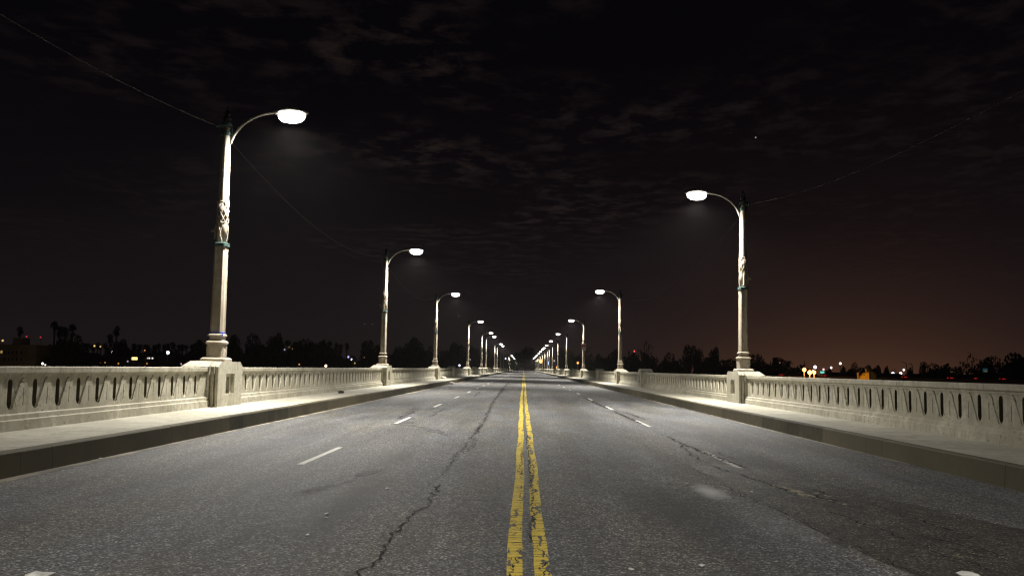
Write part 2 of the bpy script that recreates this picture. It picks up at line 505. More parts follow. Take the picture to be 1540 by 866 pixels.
cr = ribbon([(-1.06, 4.6), (-1.04, 6.13), (-1.01, 6.65), (-1.05, 7.65), (-1.05, 8.21), (-1.01, 8.79), (-.99, 9.49), (-.97, 10.38), (-.94, 10.75)], .011, .016, seed=1, jit=.042)
cr.build('road_crack', M['crack'], road)
for k, (pts, a, b) in enumerate([
        ([(-1.10, 10.7), (-1.06, 12.2), (-1.05, 13.8)], .006, .012),
        ([(-1.08, 13.5), (-1.02, 15.9), (-1.03, 18.5), (-1.06, 22)], .016, .022),
        ([(-.93, 14.6), (-.90, 16.4), (-.98, 18.2)], .011, .013),
        ([(-1.04, 19), (-1.04, 24.5), (-1.15, 32), (-1.26, 40.5)], .024, .04),
        ([(-1.26, 40), (-1.4, 64), (-1.46, 90)], .05, .09),
        ([(-1.13, 7.9), (-1.16, 7.5), (-1.3, 7.3)], .007, .004),
        ([(-2.6, 25), (-2.65, 30)], .04, .02), ([(-3.3, 24), (-3.4, 29)], .03, .02), ([(-2.4, 44), (-2.5, 52)], .06, .05)]):
    ribbon(pts, a, b, seed=20 + k, jit=.05 if k else .03).build('road_crack', M['crack'], road)
for k, (pts, a, b) in enumerate([([(.075, 8.2), (.055, 9.3), (.09, 10.4), (.06, 12), (.075, 14), (.05, 16), (.06, 19)], .007, .014), ([(.05, 10.5), (.10, 12.0), (.09, 13.4)], .006, .009),
        ([(.045, 7.3), (.05, 8.3), (.10, 8.7)], .007, .005), ([(-.085, 4.6), (-.10, 5.6), (-.07, 6.7)], .009, .006), ([(.12, 4.7), (.14, 5.6), (.13, 6.6)], .005, .004), ([(-.045, 12), (-.05, 16)], .008, .006)]):
    ribbon(pts, a * 1.5, b * 1.5, seed=200 + k, jit=.016, step=.04, z=.0075, gap=.12).build('road_crack', M['crack'], road)
# right-hand lane: cracked patch with its pattern of cracks
outline = [(2.36, 13.5), (2.62, 13.65), (3.0, 13.75), (3.3, 13.55), (3.52, 13.0), (3.72, 12.2), (3.86, 11.2), (4.05, 10.2), (4.3, 9.2), (4.5, 8.3), (4.6, 7.2),
           (4.45, 6.0), (4.3, 5.0), (3.0, 4.8), (2.72, 6.0), (2.60, 7.2), (2.55, 8.4), (2.50, 9.6), (2.44, 10.9), (2.40, 12.2)]
pv = []
rr = random.Random(5)
for a, b in zip(outline, outline[1:] + outline[:1]):
    for i in range(7):
        t = i / 7
        pv.append((a[0] + (b[0] - a[0]) * t + rr.uniform(-.022, .022), a[1] + (b[1] - a[1]) * t + rr.uniform(-.07, .07), .002))
MB().add(pv, [tuple(range(len(pv)))]).build('asphalt_patch', M['patch'], road)
for k, (pts, a, b) in enumerate([
        ([(2.99, 19.8), (3.0, 16.9), (3.02, 15.97)], .02, .03), ([(3.02, 16), (3.1, 14.2), (3.18, 13.3)], .022, .024),
        ([(2.95, 17.2), (2.78, 15.2), (2.74, 13.9)], .012, .010), ([(3.3, 15.9), (3.33, 14.6)], .010, .008),
        ([(2.38, 13.4), (2.42, 11), (2.48, 9.4), (2.56, 8.1), (2.66, 6.9), (2.8, 5.0)], .012, .011),
        ([(2.75, 13.4), (2.9, 12.2), (3.0, 11.3), (3.05, 10.6), (3.3, 9.9)], .02, .012),
        ([(3.6, 10.1), (3.75, 9.0), (3.8, 8.2)], .010, .008), ([(3.35, 11.4), (3.38, 10.6), (3.28, 10.2), (3.46, 9.95)], .016, .030),
        ([(3.0, 9.2), (3.12, 8.3), (3.22, 7.4), (3.3, 6.4)], .012, .008), ([(2.95, 12.6), (3.3, 12.1), (3.45, 11.8)], .010, .006),
        ([(2.9, 11.8), (3.1, 11.5), (3.35, 11.6)], .010, .006), ([(3.4, 8.0), (3.6, 7.3), (3.65, 6.4)], .009, .006),
        ([(3.05, 24), (3.0, 31)], .05, .03), ([(3.4, 26), (3.3, 30)], .05, .02), ([(3.0, 33), (2.9, 45)], .07, .04)]):
    ribbon(pts, a * (.9 if k == 4 else 1.35), b * (.7 if k == 4 else 1.35), seed=60 + k, jit=.04, gap=.08).build('road_crack', M['crack'], road)
M['dust'] = alpha_mat('pale_dust', (.30, .26, .19), lambda g, pos: (g.ramp(g.noise(pos, 9, 5, .7), [(.36, 0), (.52, .9)]), None))
for pts, w in (([(3.12, 11.2), (3.14, 10.6), (3.28, 10.1), (3.36, 9.75)], .10), ([(3.34, 10.7), (3.4, 10.35)], .08)):
    ribbon(pts, w, w * .6, z=.0052, jit=.02, seed=9).build('dust_streak', M['dust'], road)
for pts, w in (([(-2.9, 22), (-3.3, 25.5), (-3.6, 31)], .3), ([(-3.05, 21.8), (-2.2, 20.6), (-1.5, 18.2)], .22), ([(-1.95, 12.2), (-2.05, 10.9), (-2.4, 9.6)], .16)):
    ribbon(pts, w, w * .7, z=.0036, jit=.02, step=.3, seed=3).build('tyre_stain', M['stain'], road)

# ------------------------------------------------------------------ balustrades
FR = .019                                       # depth of the front relief
ZB, ZR = .545, 1.136                            # relief field, bottom and top


def arc(cx, cz, r, a0, a1, n):
    return [(cx + r * math.cos(a0 + (a1 - a0) * i / n), cz + r * math.sin(a0 + (a1 - a0) * i / n)) for i in range(n + 1)]


def relief_cell(mb_, u0, p, s, detail=True):
    """one period from column centre to column centre: front plate with a tulip-shaped recess, behind it a core plate with a slot"""
    h = p / 2
    tul = [(0, .598), (.055, .612), (.095, .64), (.088, .665), (h - .115, .955), (h - .118, .985), (h - .095, 1.0), (h - .095, 1.03), (h - .06, 1.062), (h - .012, 1.078),
           (h - .03, 1.094), (h * .5, 1.098)]
    tul = tul + [(-x, z) for x, z in reversed(tul[1:])]
    w = .011
    outer = [(-h, ZB), (h, ZB), (h, .66), (h - w, .66), (h - w, .93), (h, .93), (h, ZR), (-h, ZR), (-h, .93), (-h + w, .93), (-h + w, .66), (-h, .66)]
    slot = [(0, .615), (.035, .64), (.062, .69)] + arc(0, 1.005, .062, 0, PI, 8)[0:] + [(-.062, .69), (-.035, .64)]
    def plate(loops, x):
        vs = [(s * x, u0 + h + q[0], q[1]) for l in loops for q in l]
        tris = tessellate_polygon([[Vector((q[0], q[1], 0)) for q in l] for l in loops])
        mb_.add(vs, tris)
    def wall(loop, xa, xb):
        n = len(loop)
        mb_.rings([[(s * x, u0 + h + q[0], q[1]) for q in loop] for x in (xa, xb)], caps=False)
    plate([outer, tul], XF); wall(tul, XF, XF + FR)
    # slit walls
    for sg in (-1, 1):
        l = [(sg * h, .66), (sg * (h - w), .66), (sg * (h - w), .93), (sg * h, .93)]
        mb_.rings([[(s * x, u0 + h + q[0], q[1]) for q in l] for x in (XF, XF + FR)], closed=False, caps=False)
    box = [(-h, ZB), (h, ZB), (h, ZR), (-h, ZR)]
    plate([box, slot], XF + FR); plate([box, slot], XB - .03)
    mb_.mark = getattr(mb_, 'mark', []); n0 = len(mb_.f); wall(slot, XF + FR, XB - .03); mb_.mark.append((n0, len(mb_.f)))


def balustrade(y0, y1, s, label, detail):
    L = y1 - y0; e = .30
    n = max(1, round((L - 2 * e) / .70)); p = (L - 2 * e) / n
    pm = MB()
    if detail:
        for k in range(n): relief_cell(pm, y0 + e + k * p, p, s)
        for a, b in ((y0, y0 + e), (y1 - e, y1)):
            pm.box(min(s * XF, s * (XB - .03)), max(s * XF, s * (XB - .03)), a, b, ZB, ZR)
    else:
        xa, xb = sorted((s * (XF + FR), s * (XB - .03)))
        pm.box(xa, xb, y0, y1, ZB, ZR)
        for k in range(n + 1):
            u = y0 + e + k * p; xa, xb = sorted((s * XF, s * (XF + FR)))
            pm.frustum((xa + xb) / 2, u, .6, 1.07, FR / 2, .26, FR / 2, .09)
    me = bpy.data.meshes.new('balustrade'); me.from_pydata(pm.v, [], pm.f)
    o = link('balustrade', me, M['concrete'])
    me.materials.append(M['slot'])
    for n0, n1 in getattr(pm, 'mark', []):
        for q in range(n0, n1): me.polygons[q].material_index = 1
    tag(o, label, 'balustrade', 'concrete balustrades along the bridge')
    cp = MB()
    prof = [(XF - .035, ZR + .018), (XF - .04, ZR + .03), (XF - .04, ZT - .012), (XF - .028, ZT), (XB + .03, ZT), (XB + .04, ZT - .012), (XB + .04, ZR), (XF - .012, ZR)]
    cp.rings([[(s * x, y, z) for x, z in prof] for y in (y0, y1)])
    cp.build('coping', M['concrete'], o)
    bs = MB()
    prof = [(XF - .115, ZK - .01), (XF - .105, .448), (XF - .07, .463), (XF - .065, .53), (XF - .02, ZB), (XB, ZB), (XB, ZK - .01)]
    bs.rings([[(s * x, y, z) for x, z in prof] for y in (y0, y1)])
    bs.build('base_course', M['concrete'], o)
    return o


# ------------------------------------------------------------------ lamp pedestals and pilasters
def chamfer_block(mb_, x0, x1, hw, z0, z1, cy, cz):
    prof = [(-hw, z0), (hw, z0), (hw, z1 - cz), (hw - cy, z1), (-hw + cy, z1), (-hw, z1 - cz)]
    mb_.rings([[(x, q[0], q[1]) for q in prof] for x in (x0, x1)])


def plate_with_hole(mb_, x, outer, hole, depth, flip=1):
    vs = [(x, *q) for q in outer + hole]
    mb_.add(vs, tessellate_polygon([[Vector((q[0], q[1], 0)) for q in outer], [Vector((q[0], q[1], 0)) for q in hole]]))
    mb_.rings([[(xx, *q) for q in hole] for xx in (x, x + depth)], caps=False)


def pedestal_mesh():
    """built for the right parapet, centred on y=0; x=0 is the street face, x grows outwards"""
    z0, z1 = ZK - .01, 1.405
    hw = .95
    b = MB()
    prof = [(-hw, z0), (hw, z0), (hw, z1 - .13), (hw - .20, z1), (-hw + .20, z1), (-hw, z1 - .13)]
    def rect(cy, w, za, zb): return [(cy - w, za), (cy + w, za), (cy + w, zb), (cy - w, zb)]
    h1 = rect(0.02, .33, .60, 1.10); h2 = rect(.05, .24, .60, 1.02); h3 = rect(.08, .13, .602, .96)
    # street face slab with stepped niche
    plate_with_hole(b, 0, prof, h1, .09)
    plate_with_hole(b, .09, rect(0.02, .36, .58, 1.13), h2, .09)
    plate_with_hole(b, .18, rect(.05, .27, .58, 1.05), h3, .30)
    b.add([(.48, *q) for q in rect(.08, .13, .602, .96)], [(0, 1, 2, 3)])
    # slab edge, then ribs and grooves stepping outwards along the side
    xs = [0, .06, .06, .11, .11, .17, .17, .23, .23, .62]
    ws = [hw, hw, hw - .075, hw - .075, hw - .012, hw - .012, hw - .10, hw - .10, hw - .03, hw - .03]
    rings = []
    for x, w in zip(xs, ws):
        pr = [(-w, z0), (w, z0), (w, z1 - .13), (min(w, hw - .20), z1 - .004), (-min(w, hw - .20), z1 - .004), (-w, z1 - .13)] if x > 0 else prof
        rings.append([(x, *q) for q in pr])
    rings[1] = [(.06, *q) for q in prof]
    b.rings(rings, caps=False)
    b.add(rings[-1], [tuple(range(6))])
    return b.mesh('pedestal')


def pedestal_cap():
    z1 = 1.405
    b = MB()
    hw = .97
    z0 = z1 - .135
    # hood: faces sloping to all sides except the street
    v = [(.235, -hw, z0), (.92, -hw, z0), (.92, hw, z0), (.235, hw, z0), (.235, -hw + .21, z1 + .004), (.76, -hw + .21, z1 + .004), (.76, hw - .21, z1 + .004), (.235, hw - .21, z1 + .004)]
    b.add(v, [(3, 2, 1, 0), (4, 5, 6, 7), (0, 1, 5, 4), (1, 2, 6, 5), (2, 3, 7, 6), (3, 0, 4, 7)])
    b.box(.62, .80, -.90, .90, ZK - .01, z0 - .002)
    return b.mesh('cap')


def pilaster_mesh():
    z0, z1 = ZK - .01, 1.40
    hw = .78
    b = MB()
    prof = [(-hw, z0), (hw, z0), (hw, z1 - .10), (hw - .18, z1 - .02), (.0, z1 + .10), (-hw + .18, z1 - .02), (-hw, z1 - .10)]
    def rect(cy, w, za, zb): return [(cy - w, za), (cy + w, za), (cy + w, zb), (cy - w, zb)]
    h1 = rect(0, .26, .60, 1.08)
    plate_with_hole(b, 0, prof, h1, .10)
    b.add([(.10, *q) for q in h1], [(0, 1, 2, 3)])
    b.rings([[(x, *q) for q in prof] for x in (0, .78)], caps=False)
    b.add([(.78, *q) for q in prof], [tuple(range(7))])
    return b.mesh('pilaster')


ME_PED, ME_CAP, ME_PIL = pedestal_mesh(), pedestal_cap(), pilaster_mesh()
XP = 7.47


def pedestal(y, s, label):
    root = link('lamp_pedestal', ME_PED, M['concrete'])
    root.location = (s * XP, y, 0); root.rotation_euler = (0, 0, 0 if s > 0 else PI)
    tag(root, label, 'pedestal', 'concrete lamp pedestals')
    c = link('cap', ME_CAP, M['concrete'], root)
    return root


def pilaster(y, s, label):
    root = link('pilaster', ME_PIL, M['concrete'])
    root.location = (s * (XP + .04), y, 0); root.rotation_euler = (0, 0, 0 if s > 0 else PI)
    tag(root, label, 'pilaster', 'concrete pilasters between the lamps')
    return root


# ------------------------------------------------------------------ street lamp, built at its foot (z=0 is the pedestal top), arm towards -x
def oct_ring(a, ch, z, lean=0):
    """square of half width a with corners cut by ch"""
    b = a - ch
    return [(b, -a, z), (a, -b, z), (a, b, z), (b, a, z), (-b, a, z), (-a, b, z), (-a, -b, z), (-b, -a, z)]


def make_lamp():
    root = empty('street_lamp')
    b = MB()
    b.rings([oct_ring(.31, .02, 0), oct_ring(.31, .02, .055), oct_ring(.265, .02, .095)])
    b.rings([oct_ring(.205, .03, .095), oct_ring(.20, .03, .43)])
    for fx, fy in ((1, 0), (-1, 0), (0, 1), (0, -1)):     # raised frame leaving a recessed field on each face
        for du, dz, w, h in ((-.12, .265, .022, .29), (.12, .265, .022, .29), (0, .405, .12, .02), (0, .125, .12, .02)):
            c = Vector((fx * .207, fy * .207, dz))
            hx = .008 if fx else w; hy = .008 if fy else w
            off = Vector((0 if fx else du, 0 if fy else du, 0))
            q = c + off
            b.box(q.x - hx, q.x + hx, q.y - hy, q.y + hy, q.z - h / 2, q.z + h / 2)
    b.rings([oct_ring(.205, .03, .43), oct_ring(.235, .04, .455), oct_ring(.235, .04, .485), oct_ring(.185, .04, .525)])
    b.rings([oct_ring(.175, .045, .525), oct_ring(.172, .045, .62)])
    b.rings([oct_ring(.176, .045, .62), oct_ring(.20, .05, .635), oct_ring(.20, .05, .665), oct_ring(.168, .05, .70)])
    b.build('plinth', M['pole'], root)
    p = MB()
    rg = []
    for z, a in ((.70, .163), (1.2, .158), (2.0, .152), (2.93, .146)):
        # fluted shaft: shallow channel down each face
        c = a - .05; g_in = a - .014
        ring = []
        for k in range(4):
            ca, sa = math.cos(k * PI / 2), math.sin(k * PI / 2)
            for (u, v) in ((a, -c), (a, -c + .028), (g_in, -c + .036), (g_in, c - .036), (a, c - .028), (a, c)):
                ring.append((u * ca - v * sa, u * sa + v * ca, z))
        rg.append(ring)
    p.rings(rg)
    p.build('lower_shaft', M['pole'], root)
    r_ = MB()
    r_.rings([oct_ring(.150, .05, 2.93), oct_ring(.175, .055, 2.94), oct_ring(.175, .055, 2.965), oct_ring(.158, .055, 2.975)])
    r_.rings([oct_ring(.158, .055, 2.985), oct_ring(.172, .055, 2.99), oct_ring(.172, .055, 3.015), oct_ring(.145, .05, 3.03)])
    r_.build('collar', M['teal'], root)
    u_ = MB()
    u_.lathe(0, 0, [(.140, 3.02), (.137, 3.55), (.132, 4.1), (.120, 4.9), (.108, 5.7), (.104, 6.08)], 20)
    u_.build('upper_shaft', M['pole'], root, smooth=True)
    # leaf scrolls above the collar and the open lattice band
    sc = MB()
    for k in range(8):
        a = k * PI / 4 + PI / 8
        pts = []
        for i in range(9):
            t = i / 8; aa = a + .38 * math.sin(t * PI) * (1 if k % 2 else -1)
            r = .140 + .008 * math.sin(t * PI)
            pts.append((r * math.cos(aa), r * math.sin(aa), 3.06 + .42 * t))
        sc.tube(pts, [.006, .008, .010, .011, .010, .009, .008, .006, .008], 5)
    sc.build('leaf_ornament', M['pole'], root)
    lt0 = MB(); lt0.lathe(0, 0, [(.1375, 3.56), (.1375, 4.08)], 20); lt0.build('lattice_ground', M['grille'], root, smooth=True)
    lt = MB()
    for d in (-1, 1):
        for k in range(8):
            a = k * PI / 4
            pts = [((.144) * math.cos(a + d * t * .21), .144 * math.sin(a + d * t * .21), 3.55 + .54 * t / 9) for t in range(10)]
            lt.tube(pts, .009, 5)
    for z in (3.545, 4.095):
        lt.lathe(0, 0, [(.138, z - .012), (.150, z - .006), (.150, z + .006), (.138, z + .012)], 20)
    lt.build('lattice', M['pole'], root)
    br = MB(); br.box(-.03, .03, -.20, -.13, 3.10, 3.50); br.box(.10, .20, -.035, .035, 3.12, 3.42); br.tube([(.19, 0, 3.34), (.26, 0, 3.36), (.275, 0, 3.30)], [.035, .04, .03], 8)
    br.box(.12, .17, -.05, .05, 3.42, 3.52)
    br.build('bracket', M['pole'], root, bevel=.01)
    cl = MB()
    cl.lathe(0, 0, [(.108, 5.83), (.122, 5.84), (.122, 5.93), (.108, 5.94)], 16)
    cl.box(-.155, -.095, -.05, .05, 5.80, 6.02); cl.box(.095, .135, -.05, .05, 5.84, 6.02)
    cl.lathe(0, 0, [(.108, 6.05), (.135, 6.06), (.15, 6.10), (.13, 6.16), (.06, 6.20)], 16)
    cl.tube([(.05, 0, 6.12), (.22, 0, 6.10), (.29, 0, 6.08)], [.03, .035, .03], 6)
    cl.build('pole_clamp', M['teal'], root)
    fn = MB(); fn.lathe(0, 0, [(.055, 6.19), (.10, 6.24), (.11, 6.30), (.06, 6.36), (.075, 6.42), (.035, 6.50), (.008, 6.60)], 12)
    fn.build('finial', M['iron'], root, smooth=True)
    ar = MB()
    pts = []
    P0, P1, P2, P3 = Vector((-.11, 0, 5.62)), Vector((-.22, 0, 6.10)), Vector((-.72, 0, 6.47)), Vector((-1.30, 0, 6.46))
    for i in range(17):
        t = i / 16
        pts.append(P0 * (1 - t) ** 3 + P1 * 3 * t * (1 - t) ** 2 + P2 * 3 * t * t * (1 - t) + P3 * t ** 3)
    ar.tube(pts, [.036] * 8 + [.034] * 9, 10)
    for i in (5, 9):
        d = (pts[i + 1] - pts[i]).normalized() * .012
        ar.tube([pts[i] - d, pts[i] + d], .045, 10)
    ar.build('arm', M['arm'], root, smooth=True)
    # cobra-head luminaire, x from -1.25 to -2.10
    hd = MB(); rg = []
    prof = [(-1.20, .045, .05, 6.47), (-1.30, .07, .06, 6.475), (-1.42, .12, .085, 6.49), (-1.60, .165, .11, 6.50), (-1.80, .185, .115, 6.495), (-1.98, .16, .09, 6.485), (-2.10, .07, .045, 6.47)]
    for x, ry, rz, zc in prof:
        ring = []
        for k in range(14):
            a = 2 * PI * k / 14
            z = zc + (rz * math.sin(a) if math.sin(a) > 0 else .045 * math.sin(a))
            ring.append((x, ry * math.cos(a), z))
        rg.append(ring)
    hd.rings(rg)
    head = hd.build('lamp_head', M['housing'], root, smooth=True)
    ln = MB(); rg = []
    for fz, fr in ((0, 1), (-.09, 1.0), (-.17, .92), (-.235, .70), (-.265, .32)):
        rg.append([(-1.68 + .36 * fr * math.cos(2 * PI * k / 12), .215 * fr * math.sin(2 * PI * k / 12), 6.47 + fz) for k in range(12)])
    ln.rings(rg)
    ln.build('lens', M['lens'], head, smooth=False)
    ld = bpy.data.lights.new('lamp_light', 'SPOT'); ld.energy = 8400; ld.spot_size = math.radians(168); ld.spot_blend = .7; ld.color = (1.0, .965, .89); ld.shadow_soft_size = .13
    lo = bpy.data.objects.new('bulb', ld); C.objects.link(lo); lo.parent = head; lo.location = (-1.70, 0, 6.12)
    return root


proto = make_lamp()
kids = {proto.name: list(proto.children)}
bpy.context.view_layer.update()


def lamp(y, s, label, first=[True]):
    if first[0]: o = proto; first[0] = False
    else: o = copy_tree(proto)
    o.location = (s * 7.86, y, 1.409)
    tl = (random.gauss(0, .003), random.gauss(0, .004)) if y > 40 else (0, 0)
    o.rotation_euler = (tl[0], tl[1], 0 if s > 0 else PI)
    tag(o, label, 'street lamp', 'street lamps lining the bridge')
    return o


def put_out(l):
    hd = [c for c in l.children if c.name.startswith('lamp_head')][0]
    for c in list(hd.children):
        if c.type == 'LIGHT': bpy.data.objects.remove(c)
        else:
            c.data = c.data.copy(); c.data.materials[0] = M['lens_off']


def side_word(s): return 'left' if s < 0 else 'right'


for s, lamps, pils in ((-1, LL, PL), (1, LR, PR)):
    stops = sorted([(y, .955, 'p', i) for i, y in enumerate(lamps)] + [(y, .785, 'q', i) for i, y in enumerate(pils)])
    sw_ = side_word(s)
    for (y, hw, kd, i) in stops:
        if kd == 'p':
            far = '' if i < 1 else ORD[i - 1]
            if i == 0:
                pedestal(y, s, f'cream concrete pedestal beside the camera on the {sw_} sidewalk')
                lamp(y, s, f'concrete street lamp behind the camera on the {sw_} parapet')
            else:
                pedestal(y, s, f'stepped concrete pedestal carrying the {far} street lamp along the {sw_} parapet')
                l = lamp(y, s, f'{"unlit" if s < 0 and i in (9, 10, 11) else "lit"} street lamp on concrete pole, {far} along the {sw_} parapet')
                if s < 0 and i in (9, 10, 11): put_out(l)
        else:
            pilaster(y, s, f'low peaked concrete pilaster without a lamp, {ORD[i]} along the {sw_} parapet')
    prev = (Y0, 0)
    for k, (y, hw, kd, i) in enumerate(stops + [(YE, 0, 'e', 0)]):
        a, b = prev[0] + prev[1], y - hw
        balustrade(a, b, s, f'pierced cream concrete balustrade, {ordn(max(0, k - 1))} section along the {sw_} sidewalk' if k else f'pierced concrete balustrade behind the camera beside the {sw_} sidewalk', b < 150)
        prev = (y, hw)

# blue ribbon tied round the first left pole
rb = MB(); rb.rings([oct_ring(.176, .045, 2.125), oct_ring(.176, .045, 2.140)])
rb.tube([(.17, -.17, 2.13), (.20, -.19, 2.10), (.19, -.19, 2.03)], .012, 5)
o = rb.build('ribbon', M['ribbon']); o.location = (-7.86, 23.1, 0)
tag(o, 'thin blue ribbon tied round the foot of the first left lamp pole', 'ribbon')

# sign on the third right pole
sg = empty('pole_sign', (7.86, 120.5 - .16, 4.35))
MB().box(-.28, .28, -.02, 0, -.42, .42).build('sign_board', M['sign_white'], sg)
MB().box(-.22, .22, -.026, -.021, .05, .30).build('sign_band', M['sign_red'], sg)
MB().box(-.30, .30, .0, .06, -.05, .05).build('strap', M['iron'], sg)
tag(sg, 'small pale and red sign strapped to the third lamp pole along the right parapet', 'sign')

# overhead cables strung from pole to pole
for s, lamps, sag in ((-1, LL, .95), (1, LR, 1.55)):
    for i in range(5):
        a, b = lamps[i], lamps[i + 1]
        if a > 130: break
        sg_ = sag * ((b - a) / (28 if s < 0 else 41)) ** 1.2
        pts = []
        for k in range(41):
            t = k / 40
            z = 7.50 - 4 * sg_ * t * (1 - t)
            x = s * (8.10 if i else 8.10)
            pts.append((x, a + (b - a) * t, z))
        o = MB().tube(pts, .010 if (s > 0 and i == 0) else .013, 6).build('overhead_cable', M['cable'])
        where = f'between the {ORD[i - 1]} and {ORD[i]} lamps' if i else 'from beyond the camera to the first lamp'
        tag(o, f'thin sagging cable {where} along the {side_word(s)} parapet', 'cable', 'cables strung between the lamp poles')

# ------------------------------------------------------------------ litter
rl = random.Random(11)
LIT = [(-1.2, 9.0, .030, 'crushed paper scrap beside the long road crack')]
def ground_pt(px, py, z=0.0):
    d = fw + rt * ((px - 770) / F) + up * ((433 - py) / F)
    t = (z - CZ) / d.z
    return Vector((CX, 0, CZ)) + d * t
scraps = [(642, 693, .022, 'pale paper scrap lying left of the long crack'), (642, 700, .018, 'tiny paper scrap just in front of another, left of the long crack'),
          (492, 773, .028, 'flat pale scrap on the left lane by the dark tyre stain'), (490, 779, .022, 'small scrap touching the flat pale one on the left lane'),
          (462, 805, .024, 'round white scrap low on the left lane'), (582, 735, .024, 'white scrap at the end of the dark stain on the left lane'),
          (949, 857, .028, 'white scrap right of the yellow line near the road edge of view'), (1055, 851, .026, 'curled white scrap on the right lane'),
          (1033, 727, .022, 'small scrap beside the pale scuff on the right lane'), (1130, 740, .022, 'small scrap inside the cracked patch'),
          (1456, 866, .065, 'largest paper scrap, on the right lane'), (50, 867, .065, 'largest paper scrap, on the left lane'),
          (152, 690, .035, 'white scrap in the left gutter'), (1382, 700, .03, 'white scrap in the right gutter')]
for px, py, r, lab in scraps:
    p = ground_pt(px, py)
    m_ = MB(); vs = []; n = 7
    for k in range(n):
        a = 2 * PI * k / n
        vs.append((r * rl.uniform(.6, 1.2) * math.cos(a), r * rl.uniform(.7, 1.6) * math.sin(a), rl.uniform(.001, r * .35)))
    vs.append((0, 0, r * .45))
    m_.add(vs, [(i, (i + 1) % n, n) for i in range(n)])
    o = m_.build('paper_scrap', M['paper']); o.location = (p.x, p.y, .005)
    tag(o, lab, 'litter', 'scraps of litter on the road')
# a dark rag on the left pavement and crumpled bag by the left kerb and second parapet
def crumple(name, p, r, mat, lab):
    bm = bmesh.new(); bmesh.ops.create_icosphere(bm, subdivisions=2, radius=r)
    for v in bm.verts:
        v.co *= rl.uniform(.65, 1.2); v.co.z = max(-r * .3, v.co.z * .5)
    me = bpy.data.meshes.new(name); bm.to_mesh(me); bm.free()
    o = link(name, me, mat); o.location = (p[0], p[1], p[2] + r * .3)
    tag(o, lab, 'litter')
q = ground_pt(513, 591, ZK); crumple('dark_rag', (q.x, q.y, ZK), .13, M['rubber'], 'dark rag lying on the left sidewalk against the balustrade')
q = ground_pt(664, 577.5, 0); crumple('crumpled_bag', (-5.75, q.y, 0), .24, M['paper'], 'crumpled pale bag lying in the left gutter far along the kerb')
crumple('rubble_heap', (-7.3, 83, ZK), .3, M['sidewalk'], 'small heap of rubble behind the third left lamp pedestal')

# ------------------------------------------------------------------ trees
def crown_mesh(seed, R, H, n, leaf, lobes, openness=.0):
    """leaf tufts spread through several lobes; base of the crown at z=0, about H tall and 2R wide"""
    r = random.Random(seed)
    L = []
    for k in range(lobes):
        a = r.uniform(0, 2 * PI); d = R * r.uniform(.1, .72)
        L.append((d * math.cos(a), d * math.sin(a), H * r.uniform(.22, .80), R * r.uniform(.26, .52), H * r.uniform(.16, .30)))
    L.append((0, 0, H * .5, R * .5, H * .42))
    v, f = [], []
    for i in range(n):
        cx, cy, cz, lr, lh = r.choice(L)
        while True:
            q = Vector((r.uniform(-1, 1), r.uniform(-1, 1), r.uniform(-1, 1)))
            if .02 < q.length < 1: break
        q = q.normalized() * (q.length ** .45 if r.random() > openness else q.length ** .45 * 1.25)
        c = Vector((cx + q.x * lr, cy + q.y * lr, cz + q.z * lh))
        sz = leaf * r.uniform(.5, 1.4)
        a = Vector((r.gauss(0, 1), r.gauss(0, 1), r.gauss(0, 1))).normalized(); b = a.orthogonal().normalized()
        b = (Matrix.Rotation(r.uniform(0, 6.28), 3, a) @ b); cvec = a.cross(b)
        o = len(v)
        v += [tuple(c - b * sz), tuple(c + cvec * sz * .5), tuple(c + b * sz * .9), tuple(c - cvec * sz * .45)]
        f.append((o, o + 1, o + 2, o + 3))
    me = bpy.data.meshes.new('crown'); me.from_pydata(v, [], f)
    return me, L


def trunk_mesh(h, r, L, seed, zoff):
    """tapered trunk with limbs reaching into the crown"""
    rr_ = random.Random(seed); b = MB()
    top = Vector((rr_.uniform(-.4, .4), rr_.uniform(-.4, .4), h))
    b.tube([(0, 0, 0), (top.x * .3, top.y * .3, h * .35), (top.x * .7, top.y * .7, h * .7), top, top + Vector((0, 0, zoff * .5))], [r * 1.4, r, r * .85, r * .7, r * .3], 8)
    for (cx, cy, cz, lr, lh) in L[:6]:
        e = Vector((cx, cy, h + cz)); mid = top.lerp(e, .5) + Vector((0, 0, -.3))
        b.tube([top * .97, mid, e], [r * .5, r * .3, r * .1], 6)
    return b.mesh('trunk')


KINDS = []
for k, (R, H, n, leaf, lobes, op, mat) in enumerate([(5.5, 9, 3200, .42, 9, 0, 'leaf'), (7.5, 9, 3800, .45, 12, 0, 'leaf'), (4.0, 11, 2800, .40, 8, .1, 'leaf_b'),
                                                     (5.0, 10, 900, .40, 9, .35, 'leaf_b'), (8.5, 7, 3600, .5, 12, 0, 'leaf')]):
    me, L = crown_mesh(100 + k, R, H, n, leaf, lobes, op); me.materials.append(M[mat])
    h = 5.5
    tr = trunk_mesh(h, .35, L, k, H)
    root = empty('tree'); a = link('trunk', tr, M['bark'], root); b = link('crown', me, None, root); b.location = (0, 0, h - 1.2)
    KINDS.append((root, h - 1.2 + sorted(v_.co.z for v_ in me.vertices)[int(len(me.vertices) * .995)], R))


